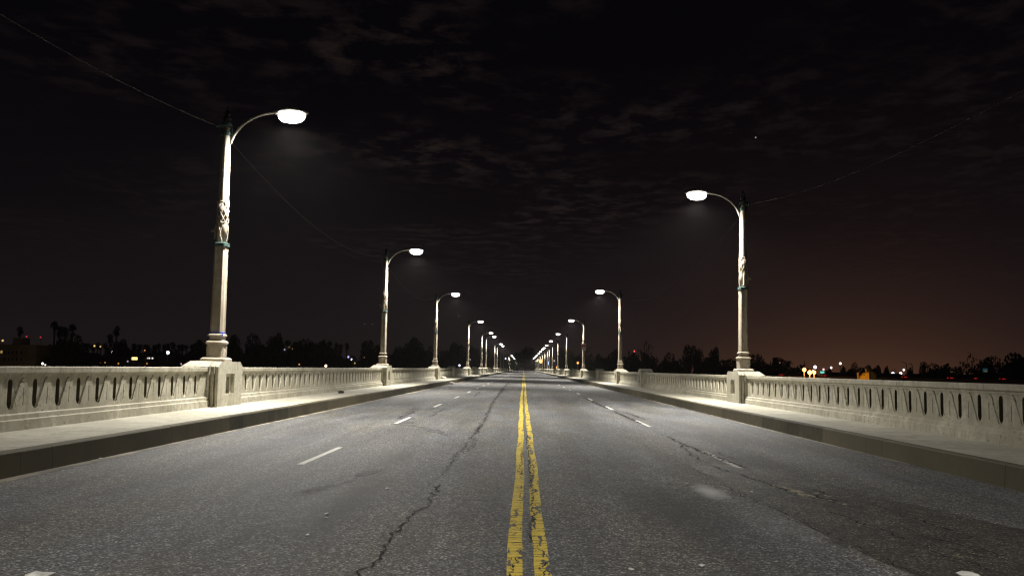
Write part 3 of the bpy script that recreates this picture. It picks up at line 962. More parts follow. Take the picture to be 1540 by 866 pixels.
def palm_mesh(seed, H):
    r = random.Random(seed); b = MB()
    lean = (r.uniform(-.6, .6), r.uniform(-.4, .4))
    pts = [(lean[0] * (t / 6) ** 1.6, lean[1] * (t / 6) ** 1.6, H * t / 6) for t in range(7)]
    b.tube(pts, [.42, .30, .26, .24, .23, .23, .26], 8)
    tr = b.mesh('trunk')
    v, f = [], []; cx, cy = lean
    for k in range(46):
        a = r.uniform(0, 2 * PI); el = r.uniform(-1.25, 1.35); Lf = r.uniform(1.0, 1.45)
        d = Vector((math.cos(a) * math.cos(el), math.sin(a) * math.cos(el), math.sin(el)))
        side = Vector((-math.sin(a), math.cos(a), 0))
        P = [Vector((cx, cy, H + .15)) + d * Lf * t - Vector((0, 0, 1)) * (t ** 2) * .9 for t in (0, .35, .6, .8, 1.0)]
        w = [.03, .05, .20, .26, .03]
        for i in range(5):
            v += [tuple(P[i] - side * w[i]), tuple(P[i] + side * w[i] * .9 - Vector((0, 0, w[i] * .35)))]
        o = len(v) - 10
        for i in range(4): f.append((o + 2 * i, o + 2 * i + 1, o + 2 * i + 3, o + 2 * i + 2))
    me = bpy.data.meshes.new('crown'); me.from_pydata(v, [], f); me.materials.append(M['frond'])
    return tr, me


PALMS = []
for k, H in enumerate((17, 20, 14)):
    tr, cm = palm_mesh(k + 5, H)
    root = empty('palm_tree'); link('trunk', tr, M['palmbark'], root); link('crown', cm, None, root)
    PALMS.append((root, H + 1.2))
bpy.context.view_layer.update()
used = set()
GZ = -9.0


def grab(root):
    if root.name not in used:
        used.add(root.name); return root
    return copy_tree(root)


tcount = {}
def tree(px, top, Y, kind, wpx=None, rz=None, lab=None, group='trees beyond the parapets'):
    root, h, R = KINDS[kind]
    p = at(px, top, Y); z = max(p.z - GZ, 3)
    o = grab(root); sz = z / h
    sx = (wpx / F * Y / 2) / R if wpx else sz
    o.location = (p.x, Y, GZ); o.scale = (sx, sx, sz); o.rotation_euler = (0, 0, rz if rz is not None else random.uniform(0, 6))
    tag(o, lab, 'tree', group)
    return o


def palm(px, top, Y, kind, lab, group='palms on the skyline'):
    root, h = PALMS[kind]
    p = at(px, top, Y); z = p.z - GZ
    o = grab(root); s = z / h; w = 1.0
    crown_w = .85 + .3 * random.random()
    o.location = (p.x, Y, GZ); o.scale = (crown_w, crown_w, s); o.rotation_euler = (0, 0, random.uniform(0, 6))
    tag(o, lab, 'palm tree', group)


# left: px x, top y, depth, kind, width px
TL = [(72, 520, 260, 1, 40), (100, 503, 230, 1, 62), (92, 516, 260, 0, 60), (118, 524, 250, 4, 50), (140, 532, 300, 4, 70), (172, 512, 250, 0, 32), (190, 518, 300, 4, 40), (228, 527, 340, 4, 60),
      (262, 526, 330, 4, 60), (301, 513, 220, 2, 34), (318, 522, 260, 0, 40), (352, 506, 180, 2, 26), (358, 520, 230, 0, 40), (380, 505, 200, 1, 40), (408, 504, 200, 0, 34), (398, 520, 240, 4, 70),
      (440, 520, 250, 4, 60), (465, 512, 230, 1, 50), (482, 514, 210, 0, 40), (505, 522, 230, 0, 44), (522, 536, 240, 4, 40), (552, 514, 220, 2, 26), (560, 526, 240, 0, 34), (548, 537, 260, 4, 60),
      (597, 523, 230, 2, 20), (615, 520, 240, 0, 36), (629, 510, 220, 0, 40), (645, 523, 240, 1, 36), (606, 534, 260, 4, 70), (663, 529, 330, 1, 34), (676, 528, 320, 2, 30), (693, 517, 330, 0, 36),
      (707, 525, 350, 2, 30), (718, 523, 360, 0, 26), (735, 527, 400, 1, 26), (750, 529, 450, 0, 28), (768, 535, 560, 1, 28)]
TR = [(790, 523, 730, 1, 34), (802, 530, 740, 0, 28), (778, 531, 740, 0, 26), (846, 524, 330, 0, 20), (858, 530, 330, 1, 30), (868, 533, 300, 4, 34), (886, 522, 230, 3, 20), (900, 535, 260, 4, 34),
      (925, 523, 230, 0, 20), (918, 532, 250, 1, 34), (945, 527, 230, 3, 26), (955, 534, 220, 4, 50), (971, 514, 190, 3, 30), (985, 535, 220, 0, 34), (1003, 533, 220, 1, 34), (1017, 541, 240, 4, 30),
      (1032, 521, 190, 2, 18), (1053, 523, 190, 0, 26), (1070, 524, 200, 0, 20), (1075, 538, 240, 4, 60), (1096, 542, 220, 1, 30), (1125, 531, 200, 0, 30), (1142, 535, 220, 1, 44), (1165, 541, 230, 4, 46),
      (1196, 550, 260, 4, 40), (1215, 553, 300, 0, 20), (1250, 556, 330, 4, 26), (1268, 552, 300, 0, 14), (1284, 547, 260, 1, 20), (1300, 550, 260, 4, 26), (1316, 551, 260, 0, 20), (1333, 552, 260, 0, 14),
      (1346, 554, 280, 3, 16), (1367, 554, 260, 0, 15), (1388, 551, 230, 2, 12), (1404, 549, 200, 1, 40), (1420, 549, 210, 0, 34), (1441, 553, 220, 2, 22), (1458, 533, 190, 3, 34), (1478, 540, 190, 0, 36),
      (1497, 538, 190, 1, 40), (1528, 533, 180, 1, 46), (1548, 536, 180, 0, 44)]
hi = lambda top, base: 'tall' if base - top > 30 else ('middling' if base - top > 18 else 'low')
for arr, nm in ((TL, 'left'), (TR, 'right')):
    for i, (px, top, Y, k, w) in enumerate(sorted(arr)):
        hor = 554 + .0183 * (px - 787)
        kd = ['rounded leafy', 'broad leafy', 'narrow upright', 'sparse open-crowned', 'spreading bushy'][k]
        tree(px, top, Y, k, w * 1.15, lab=f'{hi(top, hor)} {kd} dark tree, {ordn(i)} in the tree line beyond the {nm} parapet', group=f'dark trees beyond the {nm} parapet')
PLM = [(31, 487, 240, 'lone palm above the pale flat-roofed building'), (85, 479, 240, 'tallest palm of the cluster over the big dark tree'), (92, 485, 245, 'palm just right of the tallest one in the cluster'),
       (98, 488, 250, 'shorter palm at the right of the skyline cluster'), (112, 483, 240, 'palm standing apart right of the skyline cluster'), (168, 497, 240, 'stout short palm beside a slim taller palm'),
       (177, 486, 240, 'slim tall palm beside a stout short one'), (1168, 534, 260, 'slim palm beyond the right parapet just past the first lamp'), (1185, 538, 260, 'second slim palm beyond the first right lamp'),
       (1390.5, 541, 250, 'single palm rising over the right tree line')]
for i, (px, top, Y, lab) in enumerate(PLM): palm(px, top, Y, i % 3, lab)
row = [127, 133, 140, 147, 153, 160, 201, 210, 218, 224, 232, 240, 247, 254, 261, 268, 276, 282, 288, 294]
row2 = [421, 426, 435, 445, 451, 459, 467, 473, 490, 497, 505, 512, 522, 546, 568]
rj = random.Random(3)
for px in row: palm(px, 514 + rj.uniform(-2.5, 2.5), 330, rj.randrange(3), 'distant palm in the even row on the skyline beyond the left parapet', 'palm row on the left skyline')
for px in row2: palm(px, 511 + rj.uniform(-3, 3), 300, rj.randrange(3), 'palm rising from the dark tree line between the first and second left lamps', 'palms between the first two left lamps')

# ------------------------------------------------------------------ far buildings
GLOW = {}
def glow(c, st):
    k = (c, st)
    if k not in GLOW: GLOW[k] = emit('lit_lamp', c, st)
    return GLOW[k]
WARM, WHITE, ORANGE, BLUE, RED, YEL = (1, .62, .25), (1, .93, .85), (1, .42, .08), (.6, .72, 1), (1, .07, .08), (1, .7, .2)


def house(x0, x1, top, Y, wall, lab, windows, tower=None, gable=False, depth=14, dark=()):
    a, b = at(x0, top, Y), at(x1, top, Y)
    cx, w, zt = (a.x + b.x) / 2, (b.x - a.x) / 2, a.z
    root = empty('house' if gable else 'building', (cx, Y, GZ)); H = zt - GZ
    hw = H * .8 if gable else H
    MB().box(-w, w, 0, depth, 0, hw).build('wall', M[wall], root)
    if gable:
        r_ = MB().add([(-w - .4, -.4, hw), (w + .4, -.4, hw), (w + .4, depth + .4, hw), (-w - .4, depth + .4, hw), (-w - .4, depth / 2, H + .3), (w + .4, depth / 2, H + .3)],
                      [(0, 1, 5, 4), (3, 2, 5, 4), (0, 4, 3), (1, 5, 2), (3, 2, 1, 0)])
        rf = r_.build('roof', M['roof'], root)
    else:
        rf = MB().box(-w - .25, w + .25, -.25, depth, hw + .002, hw + .5).build('roof', M['roof' if wall != 'wall_pale' else wall], root)
    if tower:
        ta, tb = at(tower[0], tower[2], Y), at(tower[1], tower[2], Y)
        MB().box(ta.x - cx, tb.x - cx, 1, 5, hw + .51, ta.z - GZ).build('stair_tower', M[wall], root)
    for (px, py, wp, hp, mt) in windows:
        p = at(px, py, Y - .05)
        ww, hh = wp / F * Y / 2, hp / F * Y / 2
        fx = p.x - cx; fz = p.z - GZ
        fr = MB().box(fx - ww - .12, fx + ww + .12, -.07, -.02, fz - hh - .12, fz + hh + .12).build('window', M['roof'], root)
        MB().box(fx - ww, fx + ww, -.10, -.072, fz - hh, fz + hh).build('pane', mt, fr)
    for (px, py, wp, hp) in dark:
        p = at(px, py, Y - .05)
        ww, hh = wp / F * Y / 2, hp / F * Y / 2
        MB().box(p.x - cx - ww, p.x - cx + ww, -.05, -.01, p.z - GZ - hh, p.z - GZ + hh).build('window', M['dark_glass'], root)
    tag(root, lab, 'building' if not gable else 'house', 'buildings beyond the bridge')
    return root


house(-30, 55, 520, 225, 'wall_pale', 'pale flat-roofed building with small square tower and rows of dark windows', [(2.3, 529, 3, 4, glow(YEL, .30))], tower=(16, 29, 507.5),
      dark=[(x, y, 2.2, 5) for x in (7, 13, 19, 25, 32) for y in (530, 540)] + [(-4, 540, 2.2, 5), (-4, 530, 2.2, 5)])
house(99, 128, 531, 260, 'wall_dull', 'low tiled house with amber windows right of the big dark tree', [(103, 536, 2, 1.6, glow(YEL, .5)), (111, 541, 3, 3, glow(WARM, .35)), (122.5, 541.5, 2.6, 3.6, glow(ORANGE, .7))], gable=True)
house(127, 160, 535, 270, 'wall_dull', 'house with a row of bright orange-white windows', [(131, 537, 5, 2, glow(ORANGE, 1.6)), (134.6, 537.3, 2.4, 2.4, glow(WHITE, 3)), (144, 543.5, 4, 2.2, glow(ORANGE, 1.4)), (149.5, 542, 2.2, 1.6, glow(WARM, 1.)), (151, 545, 1.8, 1.6, glow(WARM, .5))], gable=True)
house(190, 209, 531, 260, 'wall_pale', 'pale gabled hall with one wide glowing yellow window', [(202.5, 539, 8.5, 4, glow(YEL, 2.2))], gable=True)
house(211, 236, 533, 265, 'wall_dull', 'long low building with four small bright windows in a row', [(215, 538.5, 2.4, 2.2, glow(YEL, 1.)), (221, 538.4, 2, 2, glow(WHITE, 1.2)), (224.6, 538.4, 2.2, 2, glow(WHITE, 1.4)), (229.4, 538.5, 2.2, 2, glow(WHITE, 1.4))])
house(171, 187, 534, 290, 'wall_dull', 'small dark building with two dim windows between lit houses', [(178.5, 535, 2, 1.2, glow(WARM, .5)), (182, 534.8, 2, 1.3, glow(ORANGE, .7))])
house(284, 310, 531, 300, 'wall_dull', 'dark flat building just left of the first left lamp pedestal', [(292, 535, 1.6, 3, glow(WARM, .3)), (301, 534.5, 2.4, 1.5, glow(YEL, .5))])
house(431, 444, 521, 250, 'wall_pale', 'upper part of pale house glowing between palms', [(439.3, 524.3, 2, 2.2, glow(WARM, .8)), (436, 522, 6, 1.4, glow(WARM, .12))], gable=True)
house(1060, 1088, 545, 230, 'wall_pale', 'pale house under dark trees beyond the right parapet', [(1069, 546.5, 2.6, 2.2, glow(BLUE, 1.6)), (1079, 549, 3, 1.0, glow(WARM, .12))], gable=True)
house(1424, 1446, 557, 200, 'wall_dull', 'dim low house behind the freeway barrier', [(1431, 559, 4, 1.6, glow(WARM, .06)), (1478, 564.5, 1.4, 3, glow(WARM, .3))], gable=True)

# far lamps on poles
def far_lamp(px, py, Y, rpx, c, st, lab, arm=False):
    p = at(px, py, Y); r = rpx * 1.3 / F * Y
    root = empty('distant_street_light', (p.x, Y, GZ)); H = p.z - GZ
    MB().tube([(0, .1, 0), (0, .1, H * .6), (0, .1, H + r)], [.14, .11, .07], 6).build('pole', M['steel'], root)
    b = MB(); b.lathe(0, 0, [(r * .3, H - r), (r * .85, H - r * .5), (r, H), (r * .85, H + r * .5), (r * .3, H + r)], 10)
    b.build('globe', glow(c, st), root, smooth=True)
    MB().lathe(0, .0, [(r * .5, H + r * 1.02), (r * .4, H + r * 1.25), (.03, H + r * 1.4)], 8).build('cap', M['steel'], root)
    tag(root, lab, 'street light', 'distant street lights')
    return root


FL = [(40, 506, 500, .9, RED, .55, 'red beacon light left of another above the pale building'), (61, 507, 500, .9, RED, .5, 'red beacon light right of another above the pale building'),
      (4, 512, 300, 1.2, WARM, .8, 'yellowish lamp above the roof at the edge of view'), (31, 513, 300, .8, WARM, .45, 'faint yellow lamp beside the small tower'), (55, 530, 240, .8, (.6, .8, .8), .2, 'faint greenish lamp in front of the big dark tree'),
      (64, 546.5, 200, 1.3, WHITE, 3, 'bright white low lamp just above the left balustrade'), (68, 548.5, 200, 1, WHITE, 1.2, 'smaller white lamp touching the balustrade top'),
      (106.5, 539.5, 250, 1.1, BLUE, 1.3, 'bluish lamp among the amber windows'), (142, 520, 320, 1.1, YEL, .9, 'yellow lamp under the palm row'), (151, 521, 320, 1, WARM, .6, 'amber lamp under the palm row'),
      (120.5, 520.5, 320, .9, (1, .5, .5), .25, 'faint pinkish lamp on the slope'), (164.5, 529, 300, .9, YEL, .6, 'dim yellow lamp beside a white one above the houses'), (168.4, 529, 300, 1.2, WHITE, 1.2, 'white lamp beside a dim yellow one above the houses'),
      (252.6, 530, 230, 1.7, (.85, .92, 1), 12, 'brightest bluish white lamp beyond the left parapet'), (217.7, 526.7, 300, .9, ORANGE, .6, 'small orange lamp below the palm row'), (192, 543.2, 250, 1, (.8, .6, .7), .5, 'faint mauve lamp low before the houses'),
      (221, 546.5, 240, .9, ORANGE, .5, 'dim orange lamp low before the long building'), (178, 546.5, 240, 1, ORANGE, .5, 'dim orange lamp low above the balustrade'), (158, 545, 240, .8, ORANGE, .5, 'tiny orange lamp low between houses'),
      (272.5, 547, 240, .9, (.9, .5, .7), .7, 'pinkish lamp by the first left pedestal cap'),
      (383.5, 533.5, 240, 1.2, ORANGE, 1, 'orange lamp in the trees just right of the first left lamp'), (428, 525.5, 260, .9, (.7, .6, 1), .5, 'violet lamp beside the glowing pale house'), (482.5, 525, 250, 1, WARM, .8, 'amber lamp in the middle of the tree line'),
      (490, 550.0, 180, 1.5, (1, .75, .55), 3.5, 'bright peach lamp on top of the balustrade line'), (450, 547.8, 220, .9, ORANGE, .7, 'tiny orange lamp above the balustrade'), (524, 536.6, 240, 1.2, (.5, .42, 1), 1.3, 'violet blue lamp left of the second left lamp'),
      (529, 540.5, 240, 1.3, (.8, .85, 1), 1.6, 'cool white lamp under the violet blue one'), (533.5, 546, 230, .9, YEL, .5, 'dim yellow lamp low left of the second left lamp'), (548.4, 536.8, 230, 1.6, (1, .45, .3), 3, 'red-orange lamp beside the second left lamp pole'),
      (651, 536, 300, .9, (1, .3, .2), .7, 'tiny reddish lamp left of the third left lamp'), (691, 549.3, 240, 1.2, (.85, .85, 1), 2, 'white lamp on the parapet line before the fourth left lamp'), (707, 540.5, 320, .8, WHITE, .4, 'faint white lamp behind the fourth left lamp'),
      (760.5, 539, 420, 1, (.8, .75, 1), 1.6, 'lavender lamp among the farthest left poles'),
      (813.5, 543, 420, 2.0, ORANGE, 5, 'bright orange lamp among the farthest right poles'), (833.5, 542.3, 360, .9, WHITE, .7, 'pale lamp between the fourth and fifth right poles'), (846, 545, 330, .8, (.7, .7, .8), .4, 'faint grey lamp left of the fourth right pole'),
      (838, 552.3, 320, 1.4, (1, .35, .1), 2.2, 'red-orange lamp on the parapet at the foot of a far right pole'), (869, 545.5, 260, 1.3, ORANGE, 2.0, 'orange lamp left of the third right pole'), (953.8, 528, 260, 1.0, (1, .1, .1), 1.6, 'red beacon above the trees right of the second right lamp'),
      (962, 540.3, 240, .8, ORANGE, .5, 'faint orange lamp in the dark trees past the second right lamp'),
      (1173, 546.5, 240, 1.3, (1, .45, .4), 3, 'pinkish red lamp below two slim palms'), (1201, 552.5, 300, .8, WHITE, .8, 'tiny white lamp left of the sodium lamps'), (1204.5, 554.7, 300, 1, WHITE, 1.2, 'small white lamp left of the sodium lamps'),
      (1225.8, 551.8, 280, 1.7, (.95, .88, 1), 5, 'bright white lamp above the three sodium lamps'), (1222.8, 557, 280, 1.1, WHITE, 1.2, 'pale lamp between the sodium lamps'), (1238.5, 555.3, 290, 1.2, (1, .7, .75), 1.4, 'pinkish lamp above the green sign'),
      (1250, 552.7, 290, 1.3, (1, .85, .85), 2.2, 'pale lamp right of the green sign'), (1263.8, 546.4, 280, 1.4, (1, .8, .7), 2.6, 'highest pale lamp over the freeway'),
      (1342.8, 561.6, 220, 1.9, (.7, .78, 1), 3, 'bluish white lamp over the freeway past the yellow box'), (1354.5, 561.2, 220, 1.6, (1, .75, .85), 3, 'pinkish white lamp beside the bluish one over the freeway'), (1359.2, 556, 220, 1.3, WHITE, 1.6, 'white lamp on curved pole over the freeway'),
      (1513, 564, 190, 1.2, WHITE, 2.5, 'left one of a white pair of lamps under the far right trees'), (1516, 564, 190, 1.2, WHITE, 2.5, 'right one of a white pair of lamps under the far right trees'), (1524, 564.4, 190, 2.3, (.75, .85, 1), 6, 'largest bluish lamp under the far right trees'),
      (1533, 550, 190, .9, WARM, 1, 'amber lamp high in the far right trees')]
for a in FL:
    o = far_lamp(*a)
    if a[0] == 64:      # this lamp lights the pale building behind it
        ld = bpy.data.lights.new('yard_light', 'POINT'); ld.energy = 380; ld.color = (1, .72, .4); ld.shadow_soft_size = .2
        lo = bpy.data.objects.new('yard_bulb', ld); C.objects.link(lo); lo.parent = o; lo.location = (-3, 0, 9)

# three sodium lamps lighting the freeway edge
for px, py, r, lab in ((1209.5, 555.8, 2.2, 'left and highest of the three orange sodium lamps'), (1217.8, 560, 2.4, 'middle and brightest of the three orange sodium lamps'), (1224.5, 559.8, 2.0, 'right one of the three orange sodium lamps')):
    o = far_lamp(px, py, 150, r, ORANGE, 9, lab)
    ld = bpy.data.lights.new('sodium_or_added_light', 'POINT'); ld.energy = 260; ld.color = ORANGE; ld.shadow_soft_size = .2
    lo = bpy.data.objects.new('sodium_bulb', ld); C.objects.link(lo); lo.parent = o
    lo.location = (0, -.6, at(px, py, 150).z - GZ - .4)
# unlit masts with curved arms and small pylons on the right skyline
for i, (px, top, Y, lab) in enumerate([(1364, 545, 230, 'curved unlit lamp mast over the freeway'), (1373, 547, 230, 'straight unlit mast with a hooked top over the freeway'), (1210, 542, 260, 'thin mast above the sodium lamps'),
                                       (1163, 538, 260, 'thin mast left of the slim palms'), (1138, 535, 230, 'low antenna mast above the hedge by the first right lamp')]):
    p = at(px, top, Y); H = p.z - GZ
    b = MB().tube([(0, 0, 0), (0, 0, H * .8), (-.1, 0, H * .95), (-.5, 0, H), (-1.2, 0, H + .05)] if i < 2 else [(0, 0, 0), (0, 0, H)], .09, 6)
    if i == 4: b.tube([(-1.5, 0, H - .5), (1.5, 0, H - .5)], .09, 5); b.tube([(-1.2, 0, H - 1), (-1.2, 0, H + .4)], .08, 5); b.tube([(1.2, 0, H - 1), (1.2, 0, H + .4)], .08, 5)
    if i == 2: b.tube([(-.8, 0, H - 1.2), (.8, 0, H - 1.2)], .07, 5); b.tube([(-1.1, 0, H - 2.4), (1.1, 0, H - 2.4)], .07, 5)
    o = b.build('lamp_mast' if i < 2 else 'mast', M['steel']); o.location = (p.x, Y, GZ)
    tag(o, lab, 'mast')

# lights of aircraft low over the trees
for px, py, lab in ((548, 487, 'tiny pinkish aircraft light left of the second left lamp pole'), (560, 487.5, 'fainter aircraft light nearer the second left lamp pole'), (690, 474.5, 'tiny aircraft light between the third and fourth left lamps')):
    p = at(px, py, 900)
    o = MB().lathe(0, 0, [(.1, -.45), (.4, -.2), (.45, 0), (.4, .2), (.1, .45)], 8).build('aircraft_light', glow((1, .6, .5), .5 if '548' in str(px) else .3)); o.location = p
    tag(o, lab, 'aircraft light')

# ------------------------------------------------------------------ freeway to the right
fy = 168
fa = at(1130, 567, fy)
fwz = .35
fr = MB().box(44, 420, fy, fy + 26, fwz - 1.2, fwz); tag(fr.build('freeway', M['freeway']), kind='structure')
for k, (x0, x1) in enumerate(((44, 190), (190, 420))):
    pass
b = MB().box(44, 420, fy - .5, fy - .05, fwz - 1.6, fwz + .62); o = b.build('barrier', M['freeway'])
tag(o, 'long low concrete barrier along the near edge of the freeway', 'barrier')
for i, x in enumerate(range(50, 420, 24)):
    b = MB(); b.lathe(x, fy + 13, [(1.1, GZ), (1.0, fwz - 1.25)], 12); b.box(x - 1, x + 1, fy + 1, fy + 25, fwz - 2.2, fwz - 1.22)
    tag(b.build('freeway_pier', M['freeway']), f'round concrete pier under the freeway, {ordn(i)} from the bridge', 'pier', 'freeway piers')


def make_car():
    root = empty('car')
    b = MB()
    prof = [(-2.2, .35), (-2.25, .75), (-2.1, .92), (-1.5, .98), (-.9, 1.40), (.5, 1.42), (1.15, 1.0), (2.05, .85), (2.2, .6), (2.15, .35)]
    rg = []
    for y, k in ((-.86, .96), (-.80, 1), (.80, 1), (.86, .96)):
        rg.append([(x, y * (1 if z < 1.1 else .84), .35 + (z - .35) * k) for x, z in prof])
    b.rings(rg); b.build('body', M['car_dark'], root, bevel=.03)
    w = MB(); w.add([(-1.42, -.84, 1.0), (1.0, -.84, 1.0), (.45, -.74, 1.34), (-.86, -.74, 1.34)], [(0, 1, 2, 3)])
    w.add([(-1.42, .84, 1.0), (1.0, .84, 1.0), (.45, .74, 1.34), (-.86, .74, 1.34)], [(0, 1, 2, 3)])
    w.build('window', M['dark_glass'], root)
    for x in (-1.4, 1.4):
        for y in (-.8, .8):
            t = MB(); t.rings([[(x + .33 * math.cos(2 * PI * k / 14), yy, .33 + .33 * math.sin(2 * PI * k / 14)) for k in range(14)] for yy in (y - .11, y + .11)])
            t.build('wheel', M['rubber'], root)
    for y in (-.66, .66):
        t = MB(); t.box(-2.32, -2.2, y - .2, y + .2, .68, .80); t.build('tail_light', M['tail'], root)
    s_ = MB(); s_.box(-2.25, -1.9, -.885, -.872, .70, .78); s_.build('side_lamp', M['tail'], root)
    return root


car0 = make_car(); bpy.context.view_layer.update()
rc = random.Random(4)
cars = [(1192, 4), (1212, 8), (1256, 4), (1272, 15), (1330, 5), (1345, 12), (1377, 4), (1446, 5), (1459, 9), (1482, 4), (1489, 8), (1504, 13), (1524, 4), (1531, 9)]
for i, (px, dy) in enumerate(cars):
    c = car0 if i == 0 else copy_tree(car0)
    p = at(px, 566, fy + dy); c.location = (p.x, fy + dy, fwz + .002); c.rotation_euler = (0, 0, 0 if dy < 10 else PI)
    tag(c, f'dark car with red tail lights on the freeway, {ordn(i)} from the bridge', 'car', 'cars on the freeway')

# yellow cabinet and dark cabinet by the freeway edge, on a concrete pier
Yc = 140
a, b_ = at(1292, 571.5, Yc), at(1303.5, 560, Yc)
cb = empty('utility_cabinet', (a.x, Yc, 0))
w = b_.x - a.x
bx = MB(); bx.box(0, w, 0, .9, a.z - .5, b_.z); bx.build('yellow_housing', M['yellow_box'], cb, bevel=.02)
for k in (.27, .65):
    MB().box(w * k - .075, w * k + .075, -.012, -.002, b_.z - .46, b_.z - .26).build('port', M['crack'], cb)
MB().box(w * 1.03, w * 1.33, .1, .7, a.z, at(1305, 554, Yc).z).build('chimney_pipe', M['yellow_box'], cb)
MB().box(-.05, w * 1.4, -.05, 1.0, GZ, a.z - .502).build('pier', M['freeway'], cb)
tag(cb, 'bright yellow cabinet with two dark holes standing by the freeway', 'cabinet')
ob = MB(); w2 = at(1318, 560, Yc + 1.5).x; x2 = at(1307.5, 560, Yc + 1.5).x
ob.box(x2, w2, Yc + 1.5, Yc + 2.6, GZ, at(1305, 554, Yc).z - .05)
tag(ob.build('dark_cabinet', M['olive_box'], bevel=.03), 'dark olive cabinet directly right of the yellow one', 'cabinet')
ld = bpy.data.lights.new('sodium_or_added_light', 'SPOT'); ld.energy = 4500; ld.color = (1, .55, .16); ld.spot_size = .16; ld.shadow_soft_size = .2  # added floodlight, unseen behind the parapet, put in to brighten the yellow cabinet
yl = far_lamp(1290, 590, 128, 1.2, ORANGE, 3, 'added orange floodlight hidden under the bridge parapet to brighten the yellow cabinet')
lo = bpy.data.objects.new('added_flood_bulb', ld); C.objects.link(lo); lo.parent = yl
src = Vector((0, .5, at(1290, 590, 128).z - GZ + .6)); tgt = Vector((a.x + w, Yc, .7)) - Vector(yl.location)
lo.location = src; lo.rotation_euler = (tgt - src).to_track_quat('-Z', 'Y').to_euler()

# lit overhead highway signs
for px, py, wp, hp, Y, mt, lab in ((1236.5, 559.6, 6, 3, 260, 'signface', 'small lit green highway sign beyond the sodium lamps'), (1481.5, 556.5, 7, 5.5, 185, 'signdim', 'dim blue highway sign in front of the dark trees')):
    p = at(px, py, Y); w = wp / F * Y / 2; h = hp / F * Y / 2
    r0 = empty('highway_sign', (p.x, Y, GZ)); z = p.z - GZ
    MB().box(-w, w, -.06, 0, z - h, z + h).build('sign_panel', M[mt], r0)
    bb = MB(); bb.tube([(-w * .7, .15, 0), (-w * .7, .15, z + h)], .12, 6); bb.tube([(w * .7, .15, 0), (w * .7, .15, z + h)], .12, 6); bb.build('post', M['steel'], r0)
    if mt == 'signdim': MB().box(-w * .5, w * .7, -.08, -.062, z - h * .8, z - h * .25).build('legend_panel', glow(YEL, .12), r0)
    tag(r0, lab, 'sign')
# lit blue-white board among the far right poles
p = at(824.4, 546, 380); r0 = empty('lit_board', (p.x, 380, GZ)); z = p.z - GZ
MB().box(-.42, .42, -.1, 0, z - .75, z + .75).build('board_face', glow((.45, .65, 1), 1.4), r0)
MB().tube([(0, .12, 0), (0, .12, z + .7)], .1, 6).build('post', M['steel'], r0)
tag(r0, 'small blue-white lit board among the farthest right lamp poles', 'sign')

# ------------------------------------------------------------------ night sky
W = bpy.data.worlds.new('World'); S.world = W; W.use_nodes = True
t = W.node_tree; g = G(t)
for n in list(t.nodes): t.nodes.remove(n)
out = t.nodes.new('ShaderNodeOutputWorld')
tc = g.n('ShaderNodeTexCoord').outputs['Generated']
s = g.n('ShaderNodeSeparateXYZ'); t.links.new(tc, s.inputs[0])
x, y, z = s.outputs
zc = g.math('MAXIMUM', z, .0)
grad = g.ramp(zc, [(0, (.0135, .0095, .0098)), (.06, (.0098, .0073, .0082)), (.16, (.0050, .0038, .0048)), (.32, (.0020, .0016, .0025)), (.6, (.0014, .0011, .0019))])
# town glow low on the right
az = g.math('ARCTAN2', x, y)
def gauss(v, c, w_):
    d = g.math('DIVIDE', g.math('SUBTRACT', v, c), w_)
    return g.math('EXPONENT', g.math('MULTIPLY', g.math('MULTIPLY', d, d), -1))
g1 = g.math('MULTIPLY', gauss(az, .35, .17), g.math('EXPONENT', g.math('MULTIPLY', zc, -19)))
g2 = g.math('MULTIPLY', gauss(az, .34, .38), g.math('EXPONENT', g.math('MULTIPLY', zc, -9)))
# clouds: broken altocumulus lit faintly from below, mapped on a flat layer
iz = g.math('DIVIDE', 1.0, g.math('MAXIMUM', z, .04))
cv = g.n('ShaderNodeCombineXYZ'); t.links.new(g.math('MULTIPLY', x, iz), cv.inputs[0]); t.links.new(g.math('MULTIPLY', y, iz), cv.inputs[1])
cl = g.noise(g.mapv(cv.outputs[0], (1, .8, 1), (3.1, 1.7, 0)), 6.2, 8, .62, .15)
big = g.noise(g.mapv(cv.outputs[0], (1, .8, 1), (.6, 2.9, 0)), .75, 3, .5)
cm = g.math('MULTIPLY', g.ramp(cl, [(.47, 0), (.64, 1)]), g.ramp(big, [(.40, 0), (.60, 1)]))
cm = g.math('MULTIPLY', cm, g.ramp(zc, [(.06, .15), (.22, 1)]))
# thicker in the upper middle
cm = g.math('MULTIPLY', cm, g.math('ADD', .35, g.math('MULTIPLY', gauss(az, -.04, .22), .9)))
c0 = g.mix(g.math('MULTIPLY', g1, 1.0), grad, (.068, .027, .010), 'ADD')
def addc(base, fac, c):
    n = t.nodes.new('ShaderNodeMix'); n.data_type = 'RGBA'; n.blend_type = 'ADD'
    t.links.new(fac, n.inputs[0]); t.links.new(base, n.inputs[6]); n.inputs[7].default_value = col(c); return n.outputs[2]
c1 = addc(c0, g2, (.0040, .0016, .0013))
c2 = addc(c1, cm, (.0135, .0088, .0070))
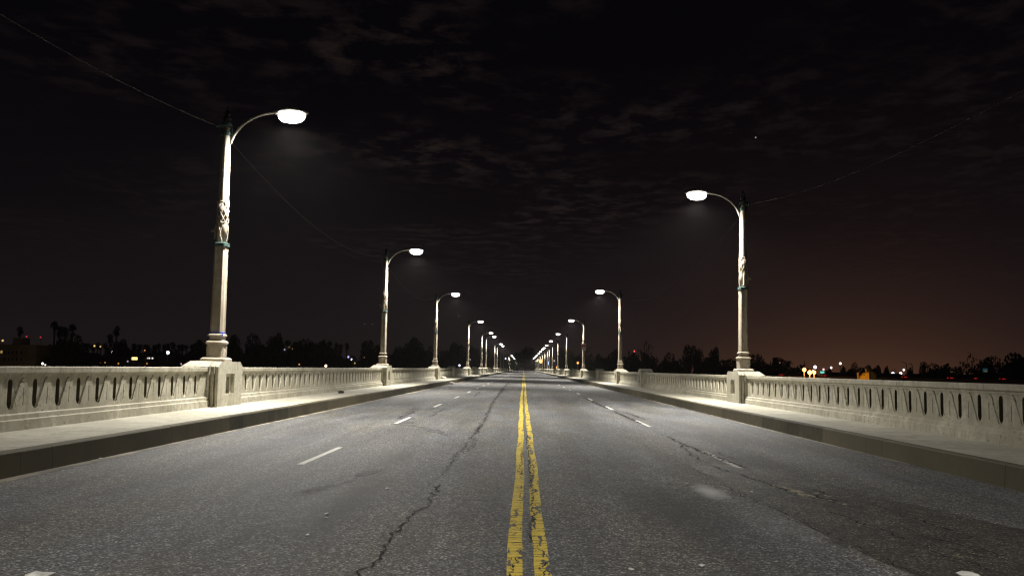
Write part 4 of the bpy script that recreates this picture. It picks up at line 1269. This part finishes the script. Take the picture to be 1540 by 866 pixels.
# one star
sd = (at(1136.5, 207, 1000) - Vector((CX, 0, CZ))).normalized()
dn = g.n('ShaderNodeVectorMath'); dn.operation = 'DISTANCE'; t.links.new(tc, dn.inputs[0]); dn.inputs[1].default_value = sd
c3 = addc(c2, g.math('LESS_THAN', dn.outputs['Value'], .0007), (.35, .38, .45))
bg = t.nodes.new('ShaderNodeBackground'); t.links.new(c3, bg.inputs[0]); bg.inputs[1].default_value = .85
# last trace of sky light, sun far below the horizon
sky = t.nodes.new('ShaderNodeTexSky'); sky.sky_type = 'NISHITA'; sky.sun_disc = False
sky.sun_elevation = math.radians(-4); sky.sun_rotation = math.radians(60)
bg2 = t.nodes.new('ShaderNodeBackground'); t.links.new(sky.outputs[0], bg2.inputs[0]); bg2.inputs[1].default_value = .00004
ad = t.nodes.new('ShaderNodeAddShader'); t.links.new(bg.outputs[0], ad.inputs[0]); t.links.new(bg2.outputs[0], ad.inputs[1])
t.links.new(ad.outputs[0], out.inputs[0])

# ------------------------------------------------------------------ air
hz = MB().box(-1150, 1150, -100, 1560, -10, 75)
hm = bpy.data.materials.new('night_air'); hm.use_nodes = True; ht = hm.node_tree
for n in list(ht.nodes): ht.nodes.remove(n)
ho = ht.nodes.new('ShaderNodeOutputMaterial'); pv_ = ht.nodes.new('ShaderNodeVolumePrincipled')
pv_.inputs['Color'].default_value = (1, .95, .93, 1); pv_.inputs['Density'].default_value = .00007; pv_.inputs['Anisotropy'].default_value = .2
ht.links.new(pv_.outputs[0], ho.inputs['Volume'])
tag(hz.build('haze', hm), kind='stuff')

# ------------------------------------------------------------------ render settings
S.render.engine = 'CYCLES'
S.cycles.use_denoising = True
S.cycles.max_bounces = 4
S.cycles.diffuse_bounces = 3
S.cycles.glossy_bounces = 2
S.cycles.transparent_max_bounces = 8
S.cycles.sample_clamp_indirect = 3
S.cycles.use_light_tree = True
S.cycles.filter_width = 1.3
S.view_settings.view_transform = 'Standard'
S.view_settings.look = 'None'
S.view_settings.exposure = 0
S.view_settings.gamma = 1
S.view_settings.use_curve_mapping = False
